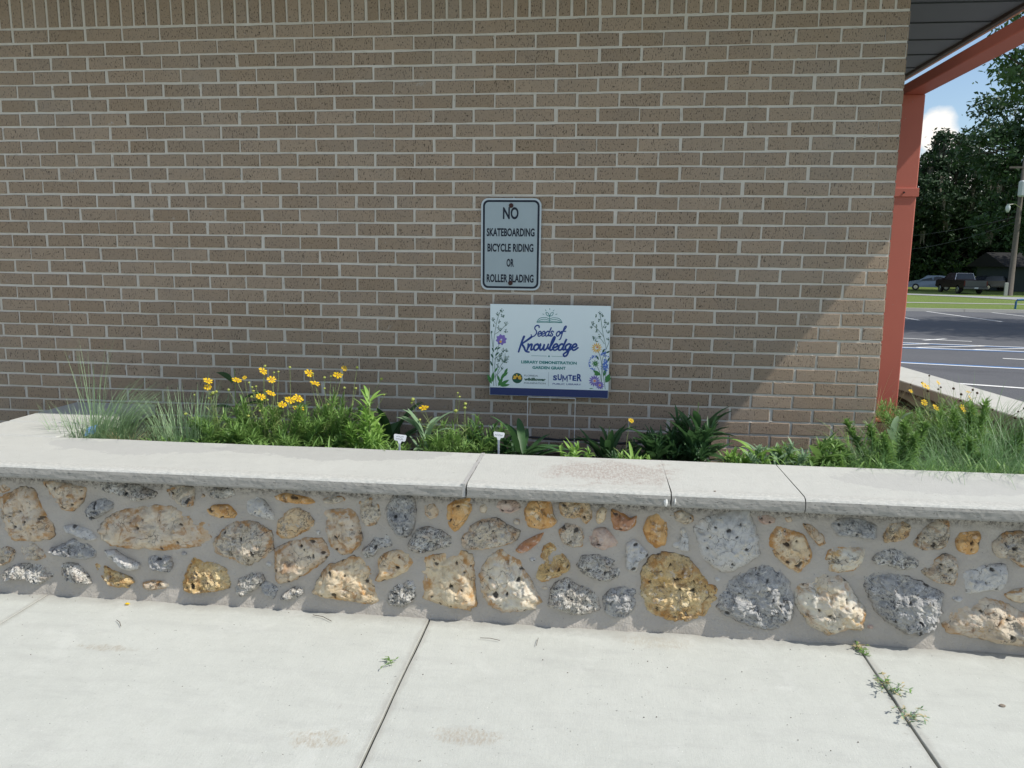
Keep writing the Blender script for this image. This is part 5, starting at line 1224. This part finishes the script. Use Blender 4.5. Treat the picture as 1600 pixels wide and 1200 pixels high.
c = (-0.4133,-1.2704,-2.5400); weed(c, 3, .03, 'tiny green sprig in the right joint just below the small weed', [L_BUSH], 4)
t = thing('fallen_sprig', 'green sprig lying flat on the pavement left of the middle joint', 'sprig', (-2.0735,-1.5354,-2.5310))
bf = Buf()
for q0, q1 in (((-2.0919,-1.5738,-2.5300), (-2.0502,-1.5035,-2.5300)), ((-2.0962,-1.5184,-2.5300), (-2.0610,-1.5313,-2.5300)), ((-2.0877,-1.4996,-2.5300), (-2.0609,-1.5485,-2.5300))):
    bf.tube([q0, Vector(q0).lerp(Vector(q1), .5)+Vector((0, 0, .004)), q1], .0010, 4)
    for k in range(8):
        blade(bf, Vector(q0).lerp(Vector(q1), k/8)+Vector((0, 0, .002)), RND.uniform(0, 6.28), .014, .004, .15, .2, 3, taper='leaf')
bf.build('sprig_leaves', L_BUSH, t, kind='stuff')
gb = Buf(); rr = random.Random(404)
for _ in range(90):
    x = rr.uniform(-4.2, .6); y = -1.19-abs(rr.gauss(0, .35)) if rr.random() < .6 else rr.uniform(-2.3, -1.2); q = rr.uniform(.001, .0025)
    gb.add([(x, y, -2.5395+q), (x+q*1.3, y, -2.5395), (x-q*.6, y+q, -2.5395), (x-q*.7, y-q, -2.5395)], [(0, 1, 2), (0, 2, 3), (0, 3, 1)])
o = gb.build('grit', SEED, kind='stuff'); tag(o, 'dark grit and crumbs scattered over the pavement', 'grit')
def twig(a, b_, r_, label, z=-2.540):
    a = Vector(a); b_ = Vector(b_); mid = a.lerp(b_, .5)+Vector((0, RND.uniform(-.008, .008), .003)); o = Buf().tube([a+Vector((0, 0, r_)), mid, b_+Vector((0, 0, r_))], r_, 5).build('twig', SEED, org=a)
    tag(o, label, 'twig', 'twigs on the concrete')
twig((-2.4638,-1.2180,-2.5340), (-2.3742,-1.2606,-2.5340), .0012, 'thin straight twig near the wall base, left of the middle joint')
twig((-3.1881,-1.3586,-2.5340), (-3.1400,-1.4050,-2.5340), .0012, 'short bent twig on the pavement at the left')
twig((-1.7903,-1.3168,-2.5340), (-1.7154,-1.3265,-2.5340), .0010, 'thin twig right of the middle pavement joint')
twig((-1.5774,-1.2887,-2.5340), (-1.5799,-1.3471,-2.5340), .0010, 'short upright seeming twig in front of the stone wall, middle')
b_ = Buf(); p = Vector((-3.2318,-1.2201,-2.5330)); V = [(p.x, p.y, -2.528)]+[(p.x+.011*math.cos(a), p.y+.007*math.sin(a), -2.5335) for a in [k*.9 for k in range(7)]]
o = b_.add(V, [(0, 1+k, 1+(k+1) % 7) for k in range(7)]).build('fallen_petal', PETAL, org=p); tag(o, 'single yellow petal lying on the pavement by the stone wall', 'petal')
def pebble(q, r_, label):
    rr = random.Random(int(q[0]*1000)); me = BUDM.copy(); me.materials.clear(); me.materials.append(simple('pebble', (.24, .2, .16), .9)); o = bpy.data.objects.new('pebble', me)
    o.scale = (r_, r_*.8, r_*.45); link(o, None, (q[0], q[1], q[2]+r_*.3)); tag(o, label, 'pebble', 'small pebbles on the concrete')
pebble((-0.0821,-1.5337,-2.5400), .011, 'small brown pebble on the pavement at the right edge')
pebble((-0.9593,-1.2235,-1.9660), .005, 'dark crumb on the coping right of the reddish stain')

# ------------------------------------------------------------------ beyond the lot
def tree(name, label, base, hgt, blobs, leafmat, nleaf, ls, seed, trunk=.35, moss=0, group='trees beyond the parking lot', cat='tree', trunk_pts=None):
    rr = random.Random(seed); rs = np.random.RandomState(seed); base = Vector(base); t = thing(name, label, cat, base, group)
    tb = Buf(); fork = base+Vector((rr.uniform(-.4, .4), rr.uniform(-.4, .4), hgt*.32))
    tb.tube([base-Vector((0, 0, .3)), base+Vector((0, 0, .3)), base.lerp(fork, .6), fork], [trunk*1.5, trunk*1.1, trunk*.9, trunk*.8], 9)
    cen = []; 
    for (x, y, z, R_) in blobs:
        q = Vector((x, y, z)); m_ = fork.lerp(q, .5)+Vector((rr.uniform(-.1, .1)*R_, rr.uniform(-.1, .1)*R_, rr.uniform(0, .15)*R_))
        tb.tube([fork, m_, q], [trunk*.5, trunk*.3, trunk*.1], 6, cap=False)
        for _ in range(7):
            d = Vector((rr.gauss(0, 1), rr.gauss(0, 1), rr.gauss(0, .7))).normalized()*R_*rr.uniform(.6, 1.0)
            tb.tube([m_.lerp(q, rr.uniform(.3, 1)), q+d*.5+Vector((0, 0, .1)), q+d], [trunk*.16, trunk*.09, trunk*.03], 5, cap=False)
    tb.build('trunk', BARK, t, smooth=True)
    w_ = np.array([b[3]**2 for b in blobs]); w_ = w_/w_.sum(); P = []
    ncl = max(30, int(nleaf/26))
    bi = rs.choice(len(blobs), ncl, p=w_)
    B = np.array([b[:3] for b in blobs])[bi]; R_ = np.array([b[3] for b in blobs])[bi]
    d = rs.normal(size=(ncl, 3)); d /= np.linalg.norm(d, axis=1)[:, None]; d[:, 2] *= .75
    cc = B+d*(R_*(.45+.6*rs.rand(ncl)**.7))[:, None]; cr = R_*.10+.25+.22*rs.rand(ncl)
    ci = rs.randint(0, ncl, nleaf); p = cc[ci]+rs.normal(size=(nleaf, 3))*np.stack([cr[ci]*.62, cr[ci]*.62, cr[ci]*.34], 1)
    u = rs.normal(size=(nleaf, 3)); u /= np.linalg.norm(u, axis=1)[:, None]; v = rs.normal(size=(nleaf, 3)); v[:, 2] *= .6; v -= u*(u*v).sum(1)[:, None]; v /= np.linalg.norm(v, axis=1)[:, None]
    s_ = ls*(.6+.8*rs.rand(nleaf))[:, None]
    V = np.stack([p-u*s_, p-v*s_*.45-u*s_*.1, p+u*s_, p+v*s_*.45+u*s_*.1], 1).reshape(-1, 3)
    F = np.arange(nleaf*4).reshape(-1, 4)
    mk('crown', V, F, leafmat, t, kind='stuff')
    if moss:
        mbf = Buf()
        for _ in range(moss):
            q = Vector(cc[rr.randrange(ncl)]); L = rr.uniform(.6, 2.6); w2 = rr.uniform(.08, .30)
            for k in range(3):
                a = rr.uniform(0, 3.14); dx, dy = math.cos(a)*w2, math.sin(a)*w2; o_ = Vector((rr.gauss(0, .12), rr.gauss(0, .12), 0))
                mbf.add([q+o_+Vector((-dx, -dy, 0)), q+o_+Vector((dx, dy, 0)), q+o_+Vector((dx*.7, dy*.7, -L*.5)), q+o_+Vector((-dx*.8, -dy*.5, -L*.45)), q+o_+Vector((rr.uniform(-.1, .1), 0, -L*rr.uniform(.8, 1)))], [(0, 1, 2, 3), (3, 2, 4)])
        mbf.build('hanging_moss', MOSS, t, kind='stuff')
    return t
g = lambda x, y: (x, y, zg(y))
tree('oak_tree', 'nearest oak whose leafy branches reach into the sky at the upper right', g(18.5, 21), 8,
     [(10.6, 20, 5.9, 1.5), (11.6, 19, 8.3, 1.7), (10.4, 20.5, 4.3, .9), (12.6, 19.5, 5.2, 1.7), (14.4, 18.5, 6.6, 2.4), (13.8, 20.5, 3.3, 1.5), (16.5, 19, 5.0, 2.8), (17.5, 17, 8.5, 3.0), (20, 20, 7, 3.6), (11.4, 20.0, 6.6, 1.2), (15.4, 21.5, 8.6, 2.3), (13.2, 17.0, 8.2, 1.9), (20, 16, 4.4, 2.6), (16.0, 15.0, 5.5, 2.3)], L_OAK, 42000, .105, 31, .34, 0)
tree('oak_tree', 'mid green tree filling the right edge behind the utility pole', g(42, 77), 12,
     [(39.5, 76, 7.5, 4.6), (44, 77, 12, 6), (36.5, 75, 3.2, 3.2), (41, 74, 3.0, 4.5), (47, 75, 6, 6), (40, 79, 15, 5), (36, 77, 9.8, 3.2)], L_OAKM, 26000, .24, 32, .5, 20)
tree('mossy_oak', 'dark oak draped with hanging moss right beside the red column, far off', g(31, 92), 12,
     [(29.5, 91, 9.0, 2.2), (32.8, 92, 10.4, 1.8), (35.5, 92, 9.6, 2.4), (30.5, 90, 6.0, 4.2), (35, 90, 6.0, 4.2), (38.5, 93, 12.4, 2.6), (39.5, 92, 8.5, 4.0)], L_OAKD, 16000, .24, 33, .5, 120)
tree('dark_oak', 'dark shaded tree low behind the parked silver car', g(33, 98), 10,
     [(30, 96, 2, 4.5), (34, 97, 3.5, 5), (38.5, 97, 4, 5.5), (27, 97, 3, 4.5), (35, 96, 0, 4)], L_OAKD, 16000, .28, 34, .5)
tree('dark_oak', 'dense dark tree behind the pickup truck', g(43, 99), 12,
     [(40, 98, 4, 5.5), (45, 98, 6, 6.5), (50, 98, 5, 6), (42, 96, 0, 4), (48, 97, -.5, 4.2), (46, 99, 12, 5)], L_OAKD, 20000, .28, 35, .5)
tree('dark_oak', 'dark tree at the far right behind the small house', g(58, 104), 12,
     [(54, 102, 5, 6), (60, 103, 7, 7), (66, 104, 6, 7), (58, 102, 13, 5)], L_OAKD, 14000, .32, 36, .5)
tree('dark_oak', 'dark tree left of the others, mostly behind the brick wall', g(20, 96), 11,
     [(20, 95, 4, 6), (15, 96, 5, 6), (24, 97, 3, 5), (9, 98, 5, 7)], L_OAKD, 12000, .32, 37, .5)
tree('oak_tree', 'oak at the right edge whose shade covers the parked vehicles', g(43.5, 69), 11,
     [(39.6, 68, 6.2, 3.6), (42.5, 69, 9.5, 4.8), (38.6, 66.5, 9.8, 3.2), (44, 67, 5, 4.5), (47, 69, 8, 5)], L_OAKM, 20000, .2, 38, .45, 14)
# understory along the far side
ub = np.random.RandomState(5); nl = 26000
px_ = ub.uniform(8, 75, nl); py_ = 93+ub.rand(nl)*5+(px_-30)*.05; pz_ = -3.7+ub.rand(nl)**1.5*(3.2+1.4*np.sin(px_*.7)+1.0*np.sin(px_*1.9))
p = np.stack([px_, py_, pz_], 1); u = ub.normal(size=(nl, 3)); u /= np.linalg.norm(u, axis=1)[:, None]; v = ub.normal(size=(nl, 3)); v -= u*(u*v).sum(1)[:, None]; v /= np.linalg.norm(v, axis=1)[:, None]
V = np.stack([p-u*.3, p-v*.16, p+u*.3, p+v*.16], 1).reshape(-1, 3); o = mk('far_hedge', V, np.arange(nl*4).reshape(-1, 4), L_OAKD, kind='stuff'); tag(o, 'dark tangled undergrowth below the far trees', 'undergrowth')
V = [(x, 100+.05*(x-30), -3.9) for x in range(-10, 91, 10)]+[(x, 100+.05*(x-30)+1.5*math.sin(x), 4+1.5*math.sin(x*.6)) for x in range(-10, 91, 10)]
wb = Buf()
for k in range(300):
    x = RND.uniform(5, 85); y = RND.uniform(101, 120); h_ = RND.uniform(7, 12)
    wb.tube([(x, y, -3.8), (x+RND.uniform(-.4, .4), y, -3.8+h_)], [.22, .12], 5)
o = wb.build('far_trunks', BARK, kind='stuff'); tag(o, 'trunks of the far wood standing behind the dark trees', 'woodland')
nl = 40000; p = np.stack([ub.uniform(0, 95, nl), ub.uniform(104, 118, nl), -3.5+ub.rand(nl)*13], 1); p[:, 2] -= np.maximum(0, p[:, 2]-7.5-2*np.sin(p[:, 0]*.5))*.9
u = ub.normal(size=(nl, 3)); u /= np.linalg.norm(u, axis=1)[:, None]; v = ub.normal(size=(nl, 3)); v -= u*(u*v).sum(1)[:, None]; v /= np.linalg.norm(v, axis=1)[:, None]
V = np.stack([p-u*.6, p-v*.4, p+u*.6, p+v*.4], 1).reshape(-1, 3); o = mk('far_wood', V, np.arange(nl*4).reshape(-1, 4), L_OAKD, kind='stuff'); tag(o, 'dark mass of the far wood behind everything else', 'woodland')

# vehicles
CARW = simple('tyre_black', (.018, .018, .02), .8); GLASS = simple('car_glass', (.02, .025, .03), .08, .6); CHROME = simple('chrome', (.6, .6, .6), .2, .5, .9)
def wheel(parent, x, y, z, r_, w_=.24):
    b_ = Buf(); b_.tube([(x-w_/2, y, z), (x-w_/2+.03, y, z), (x+w_/2-.03, y, z), (x+w_/2, y, z)], [r_*.93, r_, r_, r_*.93], 20); tw = b_.build('tyre', CARW, parent)
    b_ = Buf(); s_ = 1 if x > ORG[parent.name].x else -1; xx = x+s_*w_/2
    b_.tube([(xx-s_*.02, y, z), (xx+s_*.012, y, z)], [r_*.62, r_*.55], 14); b_.build('rim', CHROME, parent)
def pickup(org):
    x0, y0, z0 = org; t = thing('pickup_truck', 'dark pickup truck with a grey tailgate seen from behind on the far road', 'truck', org)
    PB = simple('truck_maroon_black', (.022, .012, .016), .25, .5); TG = simple('tailgate_grey', (.075, .08, .085), .35, .5); TL = simple('tail_light', (.10, .01, .01), .3)
    Wd = .98
    body = Buf(); S = lambda pts, a, b_: body.prism([(y0+p, z0+q) for p, q in pts], 0, x0+a, x0+b_)
    S([(0, .55), (0, 1.18), (2.0, 1.18), (2.0, .55)], -Wd, -Wd+.08); S([(0, .55), (0, 1.18), (2.0, 1.18), (2.0, .55)], Wd-.08, Wd); S([(.06, .6), (.06, .72), (2, .72), (2, .6)], -Wd+.08, Wd-.08)
    S([(2.0, .5), (2.0, 1.2), (5.3, 1.16), (5.65, 1.02), (5.75, .55), (5.3, .45)], -Wd, Wd)
    body.add([(x0-Wd+.02, y0+2.02, z0+1.18), (x0+Wd-.02, y0+2.02, z0+1.18), (x0+Wd-.02, y0+4.4, z0+1.16), (x0-Wd+.02, y0+4.4, z0+1.16), (x0-.72, y0+2.25, z0+1.78), (x0+.72, y0+2.25, z0+1.78), (x0+.72, y0+3.55, z0+1.80), (x0-.72, y0+3.55, z0+1.80)], [(0, 3, 2, 1), (4, 5, 6, 7), (0, 1, 5, 4), (1, 2, 6, 5), (2, 3, 7, 6), (3, 0, 4, 7)])
    body.build('body', PB, t)
    g_ = Buf().add([(x0-.78, y0+2.045, z0+1.27), (x0+.78, y0+2.045, z0+1.27), (x0+.66, y0+2.19, z0+1.70), (x0-.66, y0+2.19, z0+1.70)], [(0, 1, 2, 3)]); g_.build('rear_window', GLASS, t)
    f_ = Buf()
    for a, b_ in (((-.84, 2.03, 1.2), (-.70, 2.21, 1.755)), ((-.70, 2.21, 1.755), (.70, 2.21, 1.755)), ((.70, 2.21, 1.755), (.84, 2.03, 1.2))): f_.tube([(x0+a[0], y0+a[1], z0+a[2]), (x0+b_[0], y0+b_[1], z0+b_[2])], .025, 6)
    f_.build('cab_trim', CHROME, t)
    Buf().box((x0-Wd+.10, y0-.05, z0+.62), (x0+Wd-.10, y0+.02, z0+1.17), bev=.02).build('tailgate', TG, t)
    Buf().box((x0-Wd, y0-.18, z0+.42), (x0+Wd, y0-.03, z0+.60), bev=.03).build('rear_bumper', simple('bumper_dark_grey', (.09, .095, .10), .3, .5), t)
    Buf().box((x0-.16, y0-.195, z0+.46), (x0+.16, y0-.182, z0+.59)).build('number_plate', simple('plate_pale', (.55, .58, .6), .5), t)
    for s_ in (-1, 1):
        Buf().box((x0+s_*(Wd-.14), y0-.035, z0+.72), (x0+s_*(Wd-.01), y0+.0, z0+1.12), bev=.01).build('tail_light', TL, t)
        wheel(t, x0+s_*(Wd-.12), y0+1.15, z0+.38, .39); wheel(t, x0+s_*(Wd-.12), y0+4.75, z0+.38, .39)
        b_ = Buf().add([(x0+s_*.80, y0+2.5, z0+1.24), (x0+s_*.86, y0+4.1, z0+1.22), (x0+s_*.755, y0+3.5, z0+1.70), (x0+s_*.745, y0+2.5, z0+1.70)], [(0, 1, 2, 3)]); b_.build('side_window', GLASS, t)
        Buf().box((x0+s_*Wd, y0+4.0, z0+1.12), (x0+s_*(Wd+.2), y0+4.1, z0+1.32), bev=.02).build('door_mirror', PB, t)
    return t
p = (31.0800,67.6200,-3.6500); pickup((p[0]+.15, p[1], zg(p[1])+.09))
def car(org, col_, label, yawd, L=4.4, hgt=1.48):
    x0, y0, z0 = 0, 0, 0; t = thing('parked_car', label, 'car', (0, 0, 0), 'cars parked across the road'); PB = simple('car_paint', col_, .25, .5)
    Wd = .88; prof = [(-L/2, .35), (-L/2+.02, .85), (-L/2+.35, .98), (-L/2+.75, hgt-.08), (-L/2+1.4, hgt), (.35, hgt-.02), (1.1, 1.0), (L/2-.3, .85), (L/2, .6), (L/2-.05, .3)]
    b_ = Buf(); V = []; n_ = len(prof)
    for s_, k in ((-1, 1), (-1, 0), (1, 0), (1, 1)):
        for p_, q in prof:
            inw = .0 if k == 0 else 0
            tum = .14*max(0, q-.9)/.55
            V.append((s_*(Wd-tum), p_, q))
    V = V[:n_]+V[-n_:]
    F = [tuple(range(n_)), tuple(range(n_, 2*n_))[::-1]]+[(i, n_+i, n_+(i+1) % n_, (i+1) % n_) for i in range(n_)]
    b_.add(V, F); b_.build('body', PB, t)
    for s_ in (-1, 1):
        for a, c in ((-L/2+.85, -.25), (-.15, .8)):
            hi = hgt-.12; b_ = Buf().add([(s_*(Wd-.02), a, .98), (s_*(Wd-.02), c+.1, .98), (s_*(Wd-.125), c-.25 if c > 0 else c, hi), (s_*(Wd-.125), a+.2, hi)], [(0, 1, 2, 3)]); b_.build('side_window', GLASS, t)
        wheel(t, s_*(Wd-.1), -L/2+.85, .32, .33, .2); wheel(t, s_*(Wd-.1), L/2-.85, .32, .33, .2)
        Buf().box((s_*.5, L/2-.10, .62), (s_*.82, L/2+.0, .76), bev=.02).build('headlight', simple('headlight', (.6, .62, .64), .2), t)
    Buf().add([(-.7, 1.12, 1.03), (.7, 1.12, 1.03), (.62, .42, hgt-.07), (-.62, .42, hgt-.07)], [(0, 1, 2, 3)]).build('windscreen', GLASS, t)
    t.location = org; t.rotation_euler = (0, 0, math.radians(yawd)); return t
p = (29.7700,72.6300,-3.6600); car((p[0]+2.2, p[1]+6, -3.60), (.20, .25, .32), 'silver car with rounded back, parked behind the pickup truck at its left', 70)
p = (36.6900,75.4200,-3.6600); car((p[0]+2.6, p[1]+6, -3.60), (.02, .025, .032), 'black car parked behind the pickup truck at its right', -75)
# utility pole
p = Vector((32.8000,65.0500,-3.6100)); p.z = zg(p.y)+.05
po = thing('utility_pole', 'wooden utility pole with a street lamp, left of the small house', 'utility pole', p)
WOOD = simple('weathered_wood', (.13, .115, .10), .9, .1, 0, .3, 5)
Buf().tube([p, p+Vector((0, 0, 5)), p+Vector((.05, 0, 11.2))], [.24, .20, .14], 12).build('pole', WOOD, po, smooth=True)
Buf().tube([p+Vector((0, -.2, 7.15)), p+Vector((-.6, -.5, 7.45)), p+Vector((-1.25, -.8, 7.35))], .035, 6).build('lamp_arm', CHROME, po)
Buf().tube([p+Vector((-1.25, -.8, 7.42)), p+Vector((-1.25, -.8, 7.2)), p+Vector((-1.25, -.8, 7.0)), p+Vector((-1.25, -.8, 6.75))], [.08, .17, .18, .09], 10).build('lamp_head', simple('lamp_pale', (.5, .55, .56), .3), po, smooth=True)
Buf().box(p+Vector((-.42, -.75, 8.0)), p+Vector((.42, -.24, 9.3)), bev=.12).build('transformer', simple('transformer_grey', (.42, .46, .48), .4), po)
Buf().box(p+Vector((-1.1, -.12, 10.3)), p+Vector((1.1, 0, 10.45))).build('crossarm', WOOD, po)
q = p+Vector((-.9, -1.2, 0))
mp_ = Buf().box(q+Vector((-.14, -.05, -.1)), q+Vector((.14, .05, 1.1)), bev=.03).build('marker_post', simple('post_grey', (.35, .36, .34), .8), org=q); tag(mp_, 'short pale grey post standing left of the utility pole foot', 'post')
q = p+Vector((.7, -1.5, 0)); st = thing('street_name_sign', 'small green street name sign in front of the utility pole', 'sign', q)
Buf().tube([q, q+Vector((0, 0, 2.9))], .03, 6).build('sign_post', CHROME, st)
Buf().box(q+Vector((-.5, -.02, 2.6)), q+Vector((.5, .02, 2.84))).build('sign_blade', simple('street_sign_green', (.05, .22, .17), .4), st)
Buf().box(q+Vector((-.32, -.026, 2.69)), q+Vector((.34, -.021, 2.75))).build('sign_print', WHITE, st)
# wires
CW = simple('cable', (.09, .095, .10), .5)
def cable(a, b_, sag, label):
    a = Vector(a); b_ = Vector(b_); P = [a.lerp(b_, t)-Vector((0, 0, sag*4*t*(1-t))) for t in [i/14 for i in range(15)]]
    o = Buf().tube(P, .014, 4).build('overhead_cable', CW, org=a); tag(o, label, 'cable', 'overhead cables left of the utility pole')
cable((28.2178,80.0000,0.2834), p+Vector((0, 0, 6.1)), .5, 'lower overhead cable running from the utility pole to the red column')
cable((29.5094,84.0000,1.7671), p+Vector((0, 0, 6.5)), .3, 'upper overhead cable running from the utility pole to the red column')
# house behind
p = Vector((39.2900,75.5300,-3.6600)); hx, hy = p.x+7, p.y+5
hs = thing('small_house', 'low pale house in shade at the far right edge', 'house', (hx, hy, -3.66))
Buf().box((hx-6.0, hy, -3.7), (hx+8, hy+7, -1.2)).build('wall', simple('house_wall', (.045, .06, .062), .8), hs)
Buf().prism([(hy-.8, -1.2), (hy+8, -1.2), (hy+3.6, .3)], 0, hx-6.8, hx+8.8).build('roof', simple('house_roof', (.018, .018, .018), .9), hs)
Buf().box((hx-3.5, hy-.02, -2.7), (hx-2.2, hy+.03, -1.7)).build('window', GLASS, hs)
# blue backflow pipe on the verge
p = Vector((17.4300,33.4100,-3.1200)); p.z = zg(p.y)+.05; bp = thing('blue_pipe', 'blue water pipe bent over the grass verge at the right edge', 'pipe', p); BL = simple('pipe_blue', (.03, .12, .28), .4)
Buf().tube([p, p+Vector((.01, 0, .34)), p+Vector((.05, 0, .42)), p+Vector((.5, .05, .44)), p+Vector((.95, .1, .42)), p+Vector((1.0, .1, .34)), p+Vector((1.0, .1, 0))], .045, 8).build('pipe', BL, bp)
Buf().tube([p+Vector((.38, .03, .44)), p+Vector((.45, .03, .44)), p+Vector((.6, .06, .44)), p+Vector((.67, .07, .44))], [.06, .13, .13, .06], 10).box(p+Vector((.5, -.02, .5)), p+Vector((.56, .1, .68)), bev=.01).build('valve', BL, bp)
